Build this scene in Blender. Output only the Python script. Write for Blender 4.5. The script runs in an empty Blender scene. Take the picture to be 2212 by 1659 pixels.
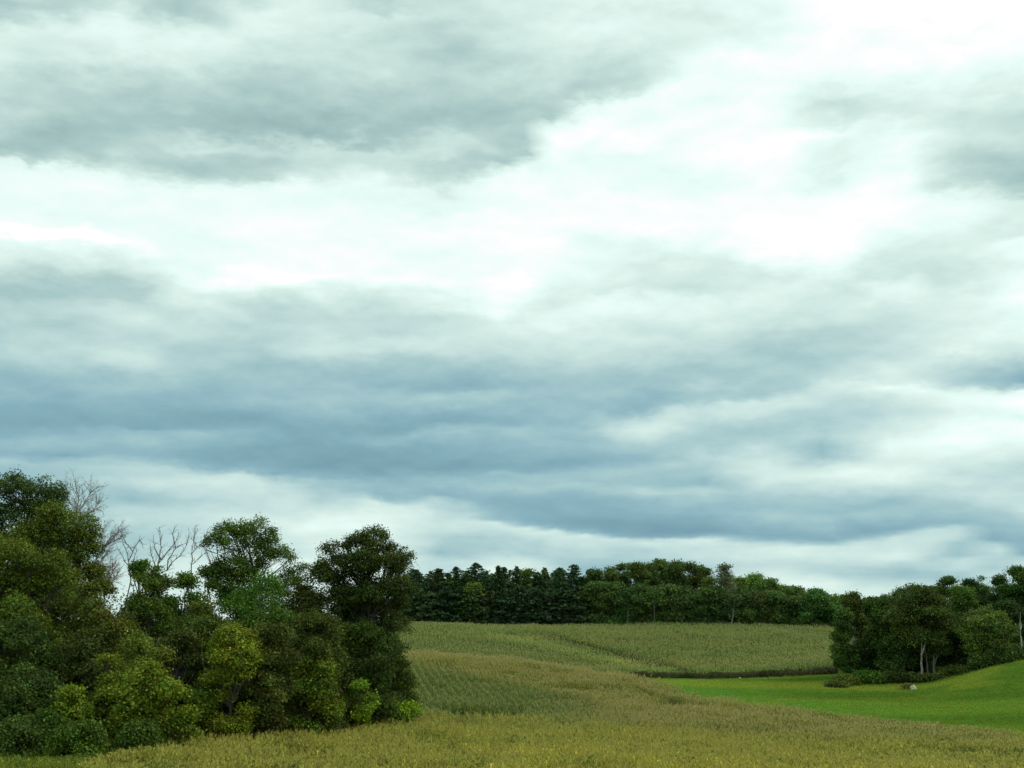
import bpy, math, random
import numpy as np
from mathutils import Vector, noise as mnoise

R = math.radians
sc = bpy.context.scene
COL = sc.collection

# ------------------------------------------------------------------ camera
CAMZ = 14.0
PITCH = R(10.8)
F = 1236.0
cd = bpy.data.cameras.new("camera")
cam = bpy.data.objects.new("camera", cd)
COL.objects.link(cam)
cam.location = (0, 0, CAMZ)
cam.rotation_euler = (R(90) + PITCH, 0, 0)
cd.sensor_width = 36
cd.lens = F / 1024 * 36
cd.clip_start = 0.1
cd.clip_end = 9000
sc.camera = cam
CP, SP = math.cos(PITCH), math.sin(PITCH)

# ------------------------------------------------------------------ exposure
sc.view_settings.view_transform = 'Standard'
sc.view_settings.look = 'None'
sc.view_settings.exposure = 0
sc.view_settings.gamma = 1
try:
    sc.cycles.use_denoising = True
    sc.cycles.max_bounces = 6
    sc.cycles.diffuse_bounces = 3
    sc.cycles.transmission_bounces = 4
    sc.cycles.transparent_max_bounces = 4
except Exception:
    pass

# ------------------------------------------------------------------ sun
SUN_EL, SUN_AZ = R(44), R(72)          # azimuth measured from +Y towards +X
sd = bpy.data.lights.new("sun", 'SUN')
sd.energy = 1.5
sd.angle = R(12)
sd.color = (1.0, 0.95, 0.86)
sun = bpy.data.objects.new("sun", sd)
COL.objects.link(sun)
to_sun = Vector((math.sin(SUN_AZ) * math.cos(SUN_EL), math.cos(SUN_AZ) * math.cos(SUN_EL), math.sin(SUN_EL)))
sun.rotation_euler = to_sun.to_track_quat('Z', 'Y').to_euler()
sun.location = (60, 60, 120)

# ------------------------------------------------------------------ sky: clouds as a field over azimuth and elevation
# brightness of the cloud deck along 17 bearings (left to right), top of the deck first
SKY = [
 [0,215,30,205,80,218,150,238,220,240,330,232,430,218,560,214,650,212,740,200,800,195,850,205,880,240,940,250,1100,254,1220,254,1235,275,1290,275,1340,245,1400,238,1470,222,1530,208,1600,200,1650,210,1709,212,1809,205,1879,214,1959,205,2039,195,2109,196,2179,180,2259,168,2329,170,2389,192,2439,190,2479,180,2509,205,2559,195,2759,200,3159,225],
 [0,210,40,212,90,228,180,242,280,240,350,228,420,215,500,208,620,204,700,195,770,192,830,198,880,208,920,240,960,252,1100,255,1220,254,1240,275,1290,275,1340,252,1390,240,1450,228,1520,208,1580,198,1630,205,1659,212,1760,205,1830,215,1900,218,1960,210,2040,196,2130,185,2230,172,2310,168,2345,178,2400,190,2450,188,2480,178,2520,205,2560,200,2600,196,2700,205,3000,205,3100,225],
 [0,222,60,240,130,248,200,250,260,244,330,232,400,222,470,214,540,205,620,200,700,200,760,205,830,212,900,222,950,240,1000,252,1150,255,1270,256,1300,268,1330,262,1370,245,1420,238,1480,222,1540,208,1600,205,1640,215,1680,225,1740,228,1800,222,1870,220,1930,230,1980,222,2040,205,2130,195,2220,180,2290,170,2330,172,2350,192,2390,198,2440,190,2480,190,2500,208,2540,205,2570,215,2620,216,2660,205,2700,198,2740,200,2760,212,2820,212,2870,205,2940,205,3020,200,3060,225,3120,235],
 [0,208,60,206,110,212,150,228,220,240,300,236,380,225,450,215,540,208,620,198,680,198,720,210,760,222,800,224,840,208,900,205,950,212,1000,232,1040,250,1200,254,1330,250,1400,245,1450,245,1500,252,1560,245,1620,232,1670,235,1740,225,1800,215,1880,212,1960,208,2050,200,2140,190,2230,178,2300,172,2335,178,2360,195,2400,192,2450,180,2500,180,2540,195,2560,222,2620,228,2680,215,2720,205,2760,212,2800,215,2880,210,2960,215,3010,215,3060,235,3120,240],
 [0,222,60,240,120,242,200,235,280,226,340,220,400,210,480,206,560,202,640,196,700,192,740,202,780,218,820,216,880,205,940,208,980,212,1020,235,1060,252,1200,257,1400,257,1480,262,1500,275,1520,258,1560,240,1620,225,1680,218,1760,208,1850,205,1940,205,2030,200,2120,195,2190,190,2250,172,2300,170,2340,185,2370,185,2420,172,2490,168,2540,172,2570,190,2590,228,2640,232,2700,220,2760,215,2820,225,2880,228,2960,222,3020,225,3060,240],
 [0,238,60,238,140,235,240,228,330,224,420,218,500,212,560,205,630,196,700,188,740,195,780,218,850,220,920,228,970,232,1010,245,1060,254,1200,257,1400,258,1490,264,1510,270,1540,250,1590,235,1650,222,1720,215,1780,218,1840,222,1900,228,1960,215,2030,200,2120,198,2200,195,2280,185,2330,172,2360,170,2400,175,2450,168,2510,165,2560,162,2590,175,2610,200,2650,205,2700,208,2740,225,2800,238,2880,240,2960,235,3020,232,3060,248,3110,240],
 [0,212,30,212,80,232,160,230,240,222,310,222,380,222,440,215,520,208,600,200,660,198,720,200,760,208,800,222,860,222,920,228,960,240,1020,250,1100,250,1200,257,1400,258,1480,258,1500,262,1520,255,1560,240,1620,228,1659,225,1720,215,1800,210,1860,222,1900,230,1960,210,2040,198,2100,190,2150,195,2200,190,2280,178,2340,170,2380,190,2410,190,2440,175,2500,165,2560,162,2600,168,2640,185,2690,180,2715,205,2735,240,2800,246,2860,246,2930,240,3000,232,3060,238,3100,240],
 [0,225,60,222,120,212,200,214,260,208,320,206,380,212,460,208,540,206,620,200,680,198,740,215,800,225,860,208,920,210,980,215,1020,235,1060,248,1110,245,1150,245,1200,256,1400,258,1500,260,1540,262,1580,245,1620,235,1650,245,1700,235,1760,222,1850,225,1920,220,1980,205,2060,192,2110,185,2150,205,2200,198,2260,178,2300,175,2340,200,2400,185,2460,172,2520,162,2560,160,2600,185,2640,190,2690,172,2715,205,2750,215,2800,208,2860,225,2900,215,2960,200,3020,190,3050,215,3090,210],
 [0,230,80,226,150,225,220,228,300,222,380,218,460,212,540,206,600,200,650,196,680,202,740,206,800,202,860,200,900,225,960,245,990,258,1200,262,1500,262,1590,275,1659,262,1700,250,1760,230,1830,222,1900,218,1960,212,2020,205,2080,190,2120,185,2150,205,2190,200,2260,190,2300,182,2330,195,2380,192,2440,190,2510,175,2550,172,2580,195,2620,188,2660,198,2710,185,2760,180,2800,180,2840,178,2860,235,2900,225,2960,205,3010,200,3050,235,3090,245],
 [0,238,60,235,140,242,240,236,320,226,380,220,440,212,500,206,550,215,590,240,640,255,700,260,780,262,820,250,900,248,960,256,1200,262,1290,255,1310,250,1400,248,1500,245,1560,240,1600,238,1640,248,1700,245,1760,236,1830,225,1900,222,1960,212,2030,205,2080,200,2140,195,2200,192,2260,195,2320,190,2370,190,2430,190,2490,180,2530,178,2570,195,2620,185,2650,205,2700,190,2760,180,2820,170,2860,172,2890,185,2910,235,2960,225,3010,215,3060,205,3100,195],
 [0,245,60,238,140,238,220,234,300,222,370,216,430,216,490,222,540,236,580,255,640,256,720,258,780,262,830,252,900,248,960,246,1050,255,1150,262,1250,262,1330,245,1400,240,1460,230,1520,228,1560,222,1600,240,1640,250,1700,242,1780,228,1860,222,1940,218,2000,205,2060,195,2110,200,2160,192,2220,185,2260,215,2310,232,2350,228,2400,212,2450,200,2500,190,2550,205,2600,195,2650,190,2680,215,2720,195,2780,180,2840,165,2900,158,2935,170,2950,225,2990,215,3050,205,3110,190],
 [0,245,60,235,140,240,220,245,280,252,340,256,420,258,500,250,560,245,620,252,700,260,900,258,940,250,1050,252,1200,262,1300,252,1360,240,1440,235,1500,232,1560,225,1610,225,1659,240,1700,245,1780,232,1860,222,1940,212,2000,200,2050,200,2090,215,2130,205,2170,195,2200,215,2250,228,2300,222,2350,205,2420,195,2450,205,2500,215,2540,205,2600,190,2640,190,2670,212,2720,200,2780,178,2840,165,2900,165,2915,190,2930,232,2980,228,3040,215,3090,205,3140,210],
 [0,250,60,245,140,242,200,246,260,254,340,262,440,258,560,262,700,265,900,265,1200,268,1400,258,1440,242,1500,226,1560,240,1620,240,1680,238,1760,225,1840,215,1920,205,1980,200,2050,205,2090,205,2130,195,2160,200,2190,225,2250,225,2300,210,2360,200,2410,210,2450,220,2500,235,2560,235,2610,230,2660,215,2720,205,2780,195,2820,198,2870,180,2920,170,2950,190,2965,230,3010,225,3060,215,3110,225,3150,240],
 [0,270,340,262,430,252,480,240,540,232,580,222,650,226,690,245,730,262,790,246,850,238,920,230,970,240,1040,252,1100,265,1400,265,1460,250,1500,240,1560,232,1620,220,1680,225,1740,225,1800,215,1870,210,1950,205,2010,205,2060,210,2090,225,2140,222,2200,215,2260,210,2320,205,2380,200,2440,195,2490,190,2520,225,2570,238,2610,228,2660,225,2720,200,2780,195,2830,205,2880,190,2930,170,2960,195,2980,225,3040,230,3090,215,3130,215,3170,245,3230,235],
 [0,270,300,265,400,255,480,248,530,235,590,228,640,240,700,255,760,262,850,258,920,258,1000,265,1180,258,1250,246,1320,240,1380,236,1440,230,1480,228,1520,245,1580,246,1640,232,1700,225,1780,222,1860,220,1920,215,1980,230,2040,235,2080,235,2120,258,2150,240,2200,225,2260,215,2320,225,2370,235,2410,250,2460,248,2520,235,2570,240,2620,232,2670,210,2730,190,2790,200,2830,190,2880,178,2905,195,2925,225,2970,228,3040,232,3080,200,3130,195,3170,215,3210,230],
 [0,270,280,266,400,256,480,248,560,240,620,232,700,225,760,226,830,220,890,212,950,212,1010,228,1050,250,1100,256,1180,250,1260,240,1340,236,1420,225,1500,218,1560,222,1620,235,1680,235,1760,240,1840,235,1890,240,1920,250,1950,232,2000,222,2060,205,2100,215,2130,240,2200,245,2260,240,2320,250,2360,262,2400,258,2460,245,2520,225,2570,215,2620,225,2680,215,2740,200,2790,195,2840,185,2870,215,2920,215,2970,200,3010,190,3040,220,3080,225,3120,200,3160,210],
 [0,270,300,258,400,246,480,238,550,226,620,220,700,222,780,220,860,210,920,200,970,196,1040,202,1080,225,1130,232,1200,230,1260,240,1310,262,1380,258,1440,245,1520,250,1600,262,1659,258,1740,245,1820,240,1900,225,1970,200,2040,180,2110,182,2130,210,2150,260,2200,262,2260,240,2300,262,2350,262,2380,250,2450,238,2520,220,2570,215,2620,215,2680,220,2740,220,2790,215,2840,200,2900,190,2960,175,3010,172,3040,215,3080,220,3130,215],
]
# edges of the cloud layers that run across the bearings (heights in the same units as the lists)
KEYS = np.array([[870,900,950,1020,1010,1010,1010,1020,910,570,530,300,200,140,100,70,40],
 [1300,1320,1350,1560,1530,1530,1520,1560,1600,1330,1330,1330,1430,1460,1240,1200,1130],
 [2360,2330,2335,2345,2330,2375,2360,2320,2315,2300,2235,2185,2175,2075,2100,2115,2120],
 [2495,2500,2495,2540,2580,2650,2710,2780,2850,2900,2945,2922,2958,2970,2915,2860,3030]], float)
KEYS = np.vstack([np.zeros(17), KEYS, np.full(17, 3700.)])
SY = [np.array(q[0::2], float) for q in SKY]; SV = [np.array(q[1::2], float) for q in SKY]
def sky_value(px, py):
    px = np.clip(np.atleast_1d(px), 0, 1023.9) / 64.0; Yt = np.clip(np.atleast_1d(py), 0, 657) * 5.443
    out = np.zeros(len(px))
    for k_ in range(len(px)):
        i = int(px[k_]); a = px[k_] - i; i1 = min(i + 1, 16); a = a * a * (3 - 2 * a) * .5 + a * .5
        kk = KEYS[:, i] * (1 - a) + KEYS[:, i1] * a
        t = np.interp(Yt[k_], kk, np.arange(6.))
        v0 = np.interp(np.interp(t, np.arange(6.), KEYS[:, i]), SY[i], SV[i]); v1 = np.interp(np.interp(t, np.arange(6.), KEYS[:, i1]), SY[i1], SV[i1])
        out[k_] = v0 * (1 - a) + v1 * a
    return out

AZ0, AZ1 = R(-24.0), R(24.0)
EL0, EL1 = R(-0.5), R(28.5)
NCOL, NSEG, NST = 36, 5, 31
wd = bpy.data.worlds.new("World")
sc.world = wd
wd.use_nodes = True
wt = wd.node_tree
wt.nodes.clear()

def N(t, typ, **k):
    n = t.nodes.new(typ)
    for a, b in k.items():
        setattr(n, a, b)
    return n

def M(t, op, a, b=None, c=None, clamp=False):
    n = t.nodes.new('ShaderNodeMath'); n.operation = op; n.use_clamp = clamp
    for i, v in enumerate((a, b, c)):
        if v is None: continue
        if isinstance(v, (int, float)): n.inputs[i].default_value = v
        else: t.links.new(v, n.inputs[i])
    return n.outputs[0]

tc = N(wt, 'ShaderNodeTexCoord')
sep = N(wt, 'ShaderNodeSeparateXYZ'); wt.links.new(tc.outputs['Generated'], sep.inputs[0])
X, Y_, Z = sep.outputs
az = M(wt, 'ARCTAN2', X, Y_)
el = M(wt, 'ARCSINE', Z)
# coordinates on the cloud deck, so that cloud detail thins towards the horizon
dz = M(wt, 'ADD', M(wt, 'MAXIMUM', Z, 0.0), 0.10)
comb = N(wt, 'ShaderNodeCombineXYZ')
wt.links.new(M(wt, 'DIVIDE', X, dz), comb.inputs[0])
wt.links.new(M(wt, 'DIVIDE', Y_, dz), comb.inputs[1])

def wnoise(scale, detail, rough=0.5, off=(0, 0, 0), src=None, stretch=(1, 1, 1)):
    mp = N(wt, 'ShaderNodeMapping'); mp.inputs['Location'].default_value = off; mp.inputs['Scale'].default_value = stretch
    wt.links.new(src or comb.outputs[0], mp.inputs[0])
    n = N(wt, 'ShaderNodeTexNoise'); n.inputs['Scale'].default_value = scale; n.inputs['Detail'].default_value = detail
    n.inputs['Roughness'].default_value = rough
    wt.links.new(mp.outputs[0], n.inputs['Vector'])
    return n.outputs['Fac']
comb2 = N(wt, 'ShaderNodeCombineXYZ')
wt.links.new(az, comb2.inputs[0]); wt.links.new(M(wt, 'MULTIPLY', el, 2.3), comb2.inputs[1])
w1 = wnoise(9, 5, 0.55, (3, 1, 0), comb2.outputs[0])
w2 = wnoise(9, 5, 0.55, (9, 7, 5), comb2.outputs[0])
w3 = wnoise(34, 4, 0.55, (1, 4, 2), comb2.outputs[0])
# the thin layers near the horizon are disturbed less than the big banks overhead
lowk = M(wt, 'MINIMUM', M(wt, 'MAXIMUM', M(wt, 'MULTIPLY_ADD', el, 2.2, 0.06), 0.10), 0.85)
w4 = wnoise(24, 5, 0.6, (11, 2, 8), comb2.outputs[0])
w5 = wnoise(24, 5, 0.6, (6, 13, 1), comb2.outputs[0])
azw = M(wt, 'ADD', az, M(wt, 'MULTIPLY', M(wt, 'SUBTRACT', w1, 0.5), M(wt, 'MULTIPLY_ADD', lowk, 0.03, 0.012)))
azw = M(wt, 'ADD', azw, M(wt, 'MULTIPLY', M(wt, 'SUBTRACT', w4, 0.5), 0.028))
ew = M(wt, 'MULTIPLY', M(wt, 'SUBTRACT', w2, 0.5), 0.024)
ew = M(wt, 'ADD', ew, M(wt, 'MULTIPLY', M(wt, 'SUBTRACT', w3, 0.5), 0.012))
ew = M(wt, 'ADD', ew, M(wt, 'MULTIPLY', M(wt, 'SUBTRACT', w5, 0.5), 0.044))
elw = M(wt, 'MULTIPLY_ADD', ew, lowk, el)
un = M(wt, 'MULTIPLY', M(wt, 'DIVIDE', M(wt, 'SUBTRACT', azw, AZ0), AZ1 - AZ0), NCOL - 1)
vn = M(wt, 'MULTIPLY', M(wt, 'DIVIDE', M(wt, 'SUBTRACT', elw, EL0), EL1 - EL0), NSEG)
segv = [M(wt, 'SUBTRACT', vn, float(s), clamp=True) for s in range(NSEG)]
segm = [M(wt, 'GREATER_THAN', vn, float(s)) for s in range(1, NSEG)]
def VM(op, a, b=None):
    n = wt.nodes.new('ShaderNodeVectorMath'); n.operation = op
    for k_, v in enumerate((a, b)):
        if v is None: continue
        if isinstance(v, tuple): n.inputs[k_].default_value = v
        else: wt.links.new(v, n.inputs[k_])
    return n.outputs['Value'] if op == 'DOT_PRODUCT' else n.outputs[0]
unc = M(wt, 'MINIMUM', M(wt, 'MAXIMUM', un, 0.0), NCOL - 1.001)
def column(c):
    a_ = AZ0 + (AZ1 - AZ0) * c / (NCOL - 1)
    e_ = EL0 + (EL1 - EL0) * np.arange(NSEG * (NST - 1) + 1) / (NSEG * (NST - 1))
    dx, dy, dzz = math.sin(a_) * np.cos(e_), math.cos(a_) * np.cos(e_), np.sin(e_)
    fw = dy * CP + dzz * SP; up = -dy * SP + dzz * CP
    return sky_value(512 + F * dx / fw, 384 - F * up / fw) / 300.0
total = None
for g_ in range(0, NCOL, 3):      # three bearings ride in the three channels of each ramp
    cols = [column(min(c, NCOL - 1)) for c in (g_, g_ + 1, g_ + 2)]
    outs = []
    for s_ in range(NSEG):
        rp = N(wt, 'ShaderNodeValToRGB'); cr = rp.color_ramp
        vv = [q[s_ * (NST - 1):(s_ + 1) * (NST - 1) + 1] for q in cols]
        cr.elements[0].color = (vv[0][0], vv[1][0], vv[2][0], 1); cr.elements[1].color = (vv[0][-1], vv[1][-1], vv[2][-1], 1)
        for k in range(1, NST - 1):
            e = cr.elements.new(k / (NST - 1)); e.color = (vv[0][k], vv[1][k], vv[2][k], 1)
        wt.links.new(segv[s_], rp.inputs[0])
        outs.append(rp.outputs[0])
    o = outs[0]
    for s_ in range(1, NSEG):
        mx = N(wt, 'ShaderNodeMix'); mx.data_type = 'RGBA'
        wt.links.new(segm[s_ - 1], mx.inputs[0]); wt.links.new(o, mx.inputs[6]); wt.links.new(outs[s_], mx.inputs[7]); o = mx.outputs[2]
    w_ = VM('MAXIMUM', VM('SUBTRACT', (1., 1., 1.), VM('ABSOLUTE', VM('SUBTRACT', unc, (float(g_), g_ + 1., g_ + 2.)))), (0., 0., 0.))
    d_ = VM('DOT_PRODUCT', o, w_)
    total = d_ if total is None else M(wt, 'ADD', total, d_)
# free-running cloud deck elsewhere
fr = wnoise(0.9, 6, 0.55, (5, 2, 0), None, (0.5, 1, 1))
free = M(wt, 'MULTIPLY_ADD', fr, 0.30, 0.62)
def mapr(v, a, b, smooth=True):
    n = N(wt, 'ShaderNodeMapRange'); n.interpolation_type = 'SMOOTHSTEP'
    wt.links.new(v, n.inputs[0]); n.inputs[1].default_value = a; n.inputs[2].default_value = b
    n.inputs[3].default_value = 0; n.inputs[4].default_value = 1
    return n.outputs[0]
mask = M(wt, 'MULTIPLY', mapr(M(wt, 'ABSOLUTE', az), R(34), R(24.0)), mapr(el, R(36), R(28.5)))
mx = N(wt, 'ShaderNodeMix'); mx.data_type = 'FLOAT'
wt.links.new(mask, mx.inputs[0]); wt.links.new(free, mx.inputs[2]); wt.links.new(total, mx.inputs[3])
val = mx.outputs[0]
val = M(wt, 'MULTIPLY_ADD', val, 1.05, -0.040)
# finer cloud texture
d1 = wnoise(3.2, 5, 0.55, (2, 6, 1), None, (0.55, 1, 1))
d2 = wnoise(16, 6, 0.6, (0, 3, 7), comb2.outputs[0])
strata = wnoise(8, 3, 0.45, (7, 3, 2), comb2.outputs[0], (1, 2.2, 1))
val = M(wt, 'ADD', val, M(wt, 'MULTIPLY', M(wt, 'MULTIPLY', M(wt, 'SUBTRACT', strata, 0.5), 0.07), mapr(el, R(15), R(5))))
val = M(wt, 'ADD', val, M(wt, 'MULTIPLY', M(wt, 'SUBTRACT', d1, 0.5), 0.05))
for sc_, k_, dl_ in ((11, 0.085, .035), (27, 0.06, .014)):
    ea = wnoise(sc_, 5, 0.5, (1, 1, 3), comb2.outputs[0]); eb = wnoise(sc_, 5, 0.5, (1, 1 + dl_, 3), comb2.outputs[0])
    val = M(wt, 'ADD', val, M(wt, 'MULTIPLY', M(wt, 'SUBTRACT', ea, eb), k_))
val = M(wt, 'ADD', val, M(wt, 'MULTIPLY', M(wt, 'SUBTRACT', d2, 0.5), 0.045))
val = M(wt, 'ADD', val, M(wt, 'MULTIPLY', M(wt, 'SUBTRACT', wnoise(48, 4, 0.6, (4, 3, 1), comb2.outputs[0]), 0.5), 0.022))
ramp = N(wt, 'ShaderNodeValToRGB'); cr = ramp.color_ramp
def lin(c): c /= 255.0; return c / 12.92 if c <= .04045 else ((c + .055) / 1.055) ** 2.4
stops = [(150, (114, 153, 174)), (162, (124, 164, 177)), (175, (135, 176, 189)), (188, (150, 189, 198)), (200, (167, 202, 205)),
         (213, (188, 217, 217)), (226, (206, 231, 226)), (238, (221, 243, 236)), (248, (232, 254, 248)), (255, (241, 255, 252)), (264, (253, 255, 255))]
while len(cr.elements) < len(stops) + 1: cr.elements.new(0.5)
for e, (g, rgb) in zip(cr.elements, stops):
    e.position = g / 300.0; e.color = tuple(lin(q) for q in rgb) + (1,)
cr.elements[-1].position = 280 / 300.0; cr.elements[-1].color = (1.22, 1.2, 1.14, 1)
wt.links.new(val, ramp.inputs[0])
ramp2 = N(wt, 'ShaderNodeValToRGB'); cr = ramp2.color_ramp
stops2 = [(150, (122, 153, 156)), (175, (142, 174, 175)), (188, (157, 188, 187)), (200, (172, 202, 199)), (213, (191, 217, 212)), (226, (208, 233, 226)), (238, (223, 245, 238)), (248, (233, 254, 249)), (255, (241, 255, 252)), (264, (253, 255, 255))]
while len(cr.elements) < len(stops2) + 1: cr.elements.new(0.5)
for e, (g, rgb) in zip(cr.elements, stops2):
    e.position = g / 300.0; e.color = tuple(lin(q) for q in rgb) + (1,)
cr.elements[-1].position = 280 / 300.0; cr.elements[-1].color = (1.22, 1.2, 1.14, 1)
wt.links.new(val, ramp2.inputs[0])
sky = N(wt, 'ShaderNodeTexSky'); sky.sky_type = 'NISHITA'; sky.sun_disc = False
sky.sun_elevation = SUN_EL; sky.sun_rotation = SUN_AZ
bg1 = N(wt, 'ShaderNodeBackground'); bg1.inputs[1].default_value = 0.1; wt.links.new(sky.outputs[0], bg1.inputs[0])
bg2 = N(wt, 'ShaderNodeBackground'); bg2.inputs[1].default_value = 1.0; tint = N(wt, 'ShaderNodeMix'); tint.data_type = 'RGBA'
wt.links.new(mapr(el, R(9), R(18)), tint.inputs[0]); wt.links.new(ramp.outputs[0], tint.inputs[6]); wt.links.new(ramp2.outputs[0], tint.inputs[7])
wt.links.new(tint.outputs[2], bg2.inputs[0])
msh = N(wt, 'ShaderNodeMixShader'); msh.inputs[0].default_value = 0.985
wt.links.new(bg1.outputs[0], msh.inputs[1]); wt.links.new(bg2.outputs[0], msh.inputs[2])
wo = N(wt, 'ShaderNodeOutputWorld'); wt.links.new(msh.outputs[0], wo.inputs[0])

# ------------------------------------------------------------------ land form
def slope(row):                       # height over distance of a sight line
    b = (384 - row) / F
    return (SP + b * CP) / (CP - b * SP)
def urow(px, row=680):                # sideways over distance
    return (px - 512) / F / (CP - (384 - row) / F * SP)
def xat(px, Y, row=680): return urow(px, row) * Y
def pxof(x, Y): return 512 + x / np.maximum(Y, 1) * F * (CP - (384 - 680) / F * SP)

PROF = {   # bearing: (distance, sight-line row of the surface, crop height there)
 -400: [(60,785,.3),(75,770,.3),(110,745,0),(200,700,0),(400,640,0)],
 0:   [(60,785,.3),(75,769,.3),(90,757,.3),(110,742,0),(140,715,0),(200,690,0),(300,660,0),(400,640,0)],
 140: [(60,790,1.2),(75,762,1.2),(84,749,.9),(100,740,0),(140,712,0),(200,688,0),(300,655,0),(400,635,0)],
 300: [(60,800,1.6),(75,768,1.6),(95,737,1.6),(108,724,1.6),(125,728,0),(150,705,0),(200,680,0),(300,652,0),(400,628,0)],
 400: [(60,800,1.6),(75,768,1.6),(90,745,1.6),(106,722,1.6),(118,722,.8),(140,700,2.2),(165,672,2.2),(187,653,2.2),(230,657,2.2),(280,642,2.2),(340,624,2.2),(375,620.5,2.2),(430,632,2.2)],
 450: [(60,800,1.6),(75,768,1.6),(90,745,1.6),(106,729,1.6),(120,721,1.8),(140,703,2.2),(165,678,2.2),(188,654,2.2),(230,658,2.2),(280,643,2.2),(345,625,2.2),(380,621.5,2.2),(430,632,2.2)],
 520: [(60,800,1.6),(75,768,1.6),(90,746,1.6),(105,732,1.6),(120,721,1.8),(140,705,2.2),(160,687,2.2),(180,668,2.2),(190,658,2.2),(230,661,2.2),(280,647,2.2),(350,626.5,2.2),(388,624.5,2.2),(430,634,2.2)],
 600: [(60,800,1.6),(75,768,1.6),(90,748,1.6),(105,735,1.6),(120,723,1.8),(140,706,2.2),(160,690,2.2),(178,676,2.2),(200,680,1.5),(228,679,1),(243,670,2.2),(280,655,2.2),(350,629,2.2),(392,623,2.2),(430,634,2.2)],
 640: [(60,800,1.6),(75,768,1.6),(90,749,1.6),(105,737,1.6),(120,724,1.8),(140,708,2.2),(155,696,2.2),(171,685,2.2),(195,686,0),(215,682,0),(233,677.5,0),(248,667,2.2),(280,655,2.2),(350,630,2.2),(394,622,2.2),(435,634,2.2)],
 680: [(60,800,1.6),(75,768,1.6),(90,750,1.6),(105,738,1.6),(120,724,1.8),(140,708,2.2),(155,699,2.2),(168,690,2.2),(190,691,0),(215,684,0),(235,679,0),(250,666,2.2),(280,655,2.2),(350,630,2.2),(395,621.5,2.2),(440,634,2.2)],
 760: [(60,800,1.6),(75,768,1.6),(90,752,1.6),(105,740,1.6),(120,727,1.8),(132,713,2.2),(141,706,2.2),(170,704,0),(200,690,0),(238,678,0),(250,667,2.2),(280,655,2.2),(350,631,2.2),(395,622,2.2),(440,634,2.2)],
 840: [(60,800,1.6),(75,768,1.6),(90,755,1.5),(105,742,1.3),(120,729,1.1),(140,715,.9),(160,706,0),(200,692,0),(225,681,0),(240,672.5,0),(270,659,1.5),(300,650,2.2),(350,634,2.2),(395,625,2.2),(440,636,2.2)],
 920: [(60,800,1.6),(75,768,1.5),(90,756,1.4),(105,744,1.2),(120,732,1),(135,723,.6),(150,714,0),(170,705,0),(200,691,0),(215,685,0),(240,676,0),(280,664,0),(350,645,0),(400,632,0)],
 1024:[(60,800,1.6),(75,771,1.5),(90,760,1.4),(105,748,1.2),(118,736,.8),(135,724,0),(150,712,0),(170,695,0),(190,675,0),(210,657,0),(240,650,0),(300,645,0),(400,635,0)],
 1400:[(60,800,1.6),(75,775,1.5),(105,750,1.2),(135,722,0),(170,685,0),(210,640,0),(260,622,0),(400,615,0)],
}
PXK = sorted(PROF)
YG = np.arange(0, 620, 1.0)
HG = []
for p in PXK:
    ys = [0, 6, 20, 45] + [q[0] for q in PROF[p]] + [520, 620]
    zs = [-1.7, -1.9, -6.0, -9.3] + [q[0] * slope(q[1]) - q[2] for q in PROF[p]] + [-9.0, -10.0]
    z = np.interp(YG, ys, zs)
    k = np.exp(-0.5 * (np.arange(-12, 13) / 4.5) ** 2); k /= k.sum()
    zp = np.pad(z, 12, mode='edge'); zz = np.convolve(zp, k, mode='valid')
    HG.append(np.where(YG < 12, z, zz))
HG = np.array(HG)
PXF = np.arange(-400, 1401, 8.0)
HF = np.array([np.interp(PXF, PXK, HG[:, j]) for j in range(len(YG))])       # Y x px
k = np.exp(-0.5 * (np.arange(-6, 7) / 2.4) ** 2); k /= k.sum()
HF = np.apply_along_axis(lambda r: np.convolve(np.pad(r, 6, mode='edge'), k, mode='valid'), 1, HF)
def G(x, y):
    x = np.asarray(x, float); y = np.asarray(y, float)
    yy = np.clip(y, 0, 618.9)
    px = np.clip(pxof(x, np.maximum(yy, 25)), -400, 1399.9)
    i = (px + 400) / 8; i0 = np.floor(i).astype(int); a = i - i0; i1 = np.minimum(i0 + 1, len(PXF) - 1)
    j0 = np.floor(yy).astype(int); b = yy - j0
    z = (HF[j0, i0] * (1 - a) + HF[j0, i1] * a) * (1 - b) + (HF[j0 + 1, i0] * (1 - a) + HF[j0 + 1, i1] * a) * b
    z = z + 0.10 * np.sin(x * .21 + 1.3) * np.cos(y * .17) * np.clip((y - 30) / 40, 0, 1)
    return z + CAMZ
def g1(x, y): return float(G(x, y))

def inpoly(px, py, poly):
    px = np.asarray(px, float); py = np.asarray(py, float)
    ins = np.zeros(px.shape, bool); n = len(poly)
    for i in range(n):
        x1, y1 = poly[i]; x2, y2 = poly[(i + 1) % n]
        c = ((y1 > py) != (y2 > py)) & (px < (x2 - x1) * (py - y1) / ((y2 - y1) or 1e-9) + x1)
        ins ^= c
    return ins
PASTURE = [(602,212),(640,188),(680,172),(720,158),(760,145),(800,142),(840,141),(880,137),(920,132),(970,126),(1024,119),(1400,108),(1400,330),(1024,300),(900,280),(845,262),(838,243),(800,240),(760,239),(720,237),(680,238),(640,235),(596,232)]
NEARCROP = [(75,58),(84,74),(140,85),(200,97),(260,104),(330,108.5),(398,112),(424,121),(412,150),(398,185),(392,225),(590,228),(600,208),(638,186),(680,170),(720,156),(760,143),(800,140),(840,139.5),(880,136),(920,131),(970,125),(1024,118),(1160,112),(1160,58)]
FARCROP = [(330,225),(600,232.5),(640,237),(680,239),(720,238),(760,240),(800,241),(836,244),(870,270),(880,330),(880,398),(800,402),(700,403),(600,402),(520,398),(450,390),(400,385),(330,382)]

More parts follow.
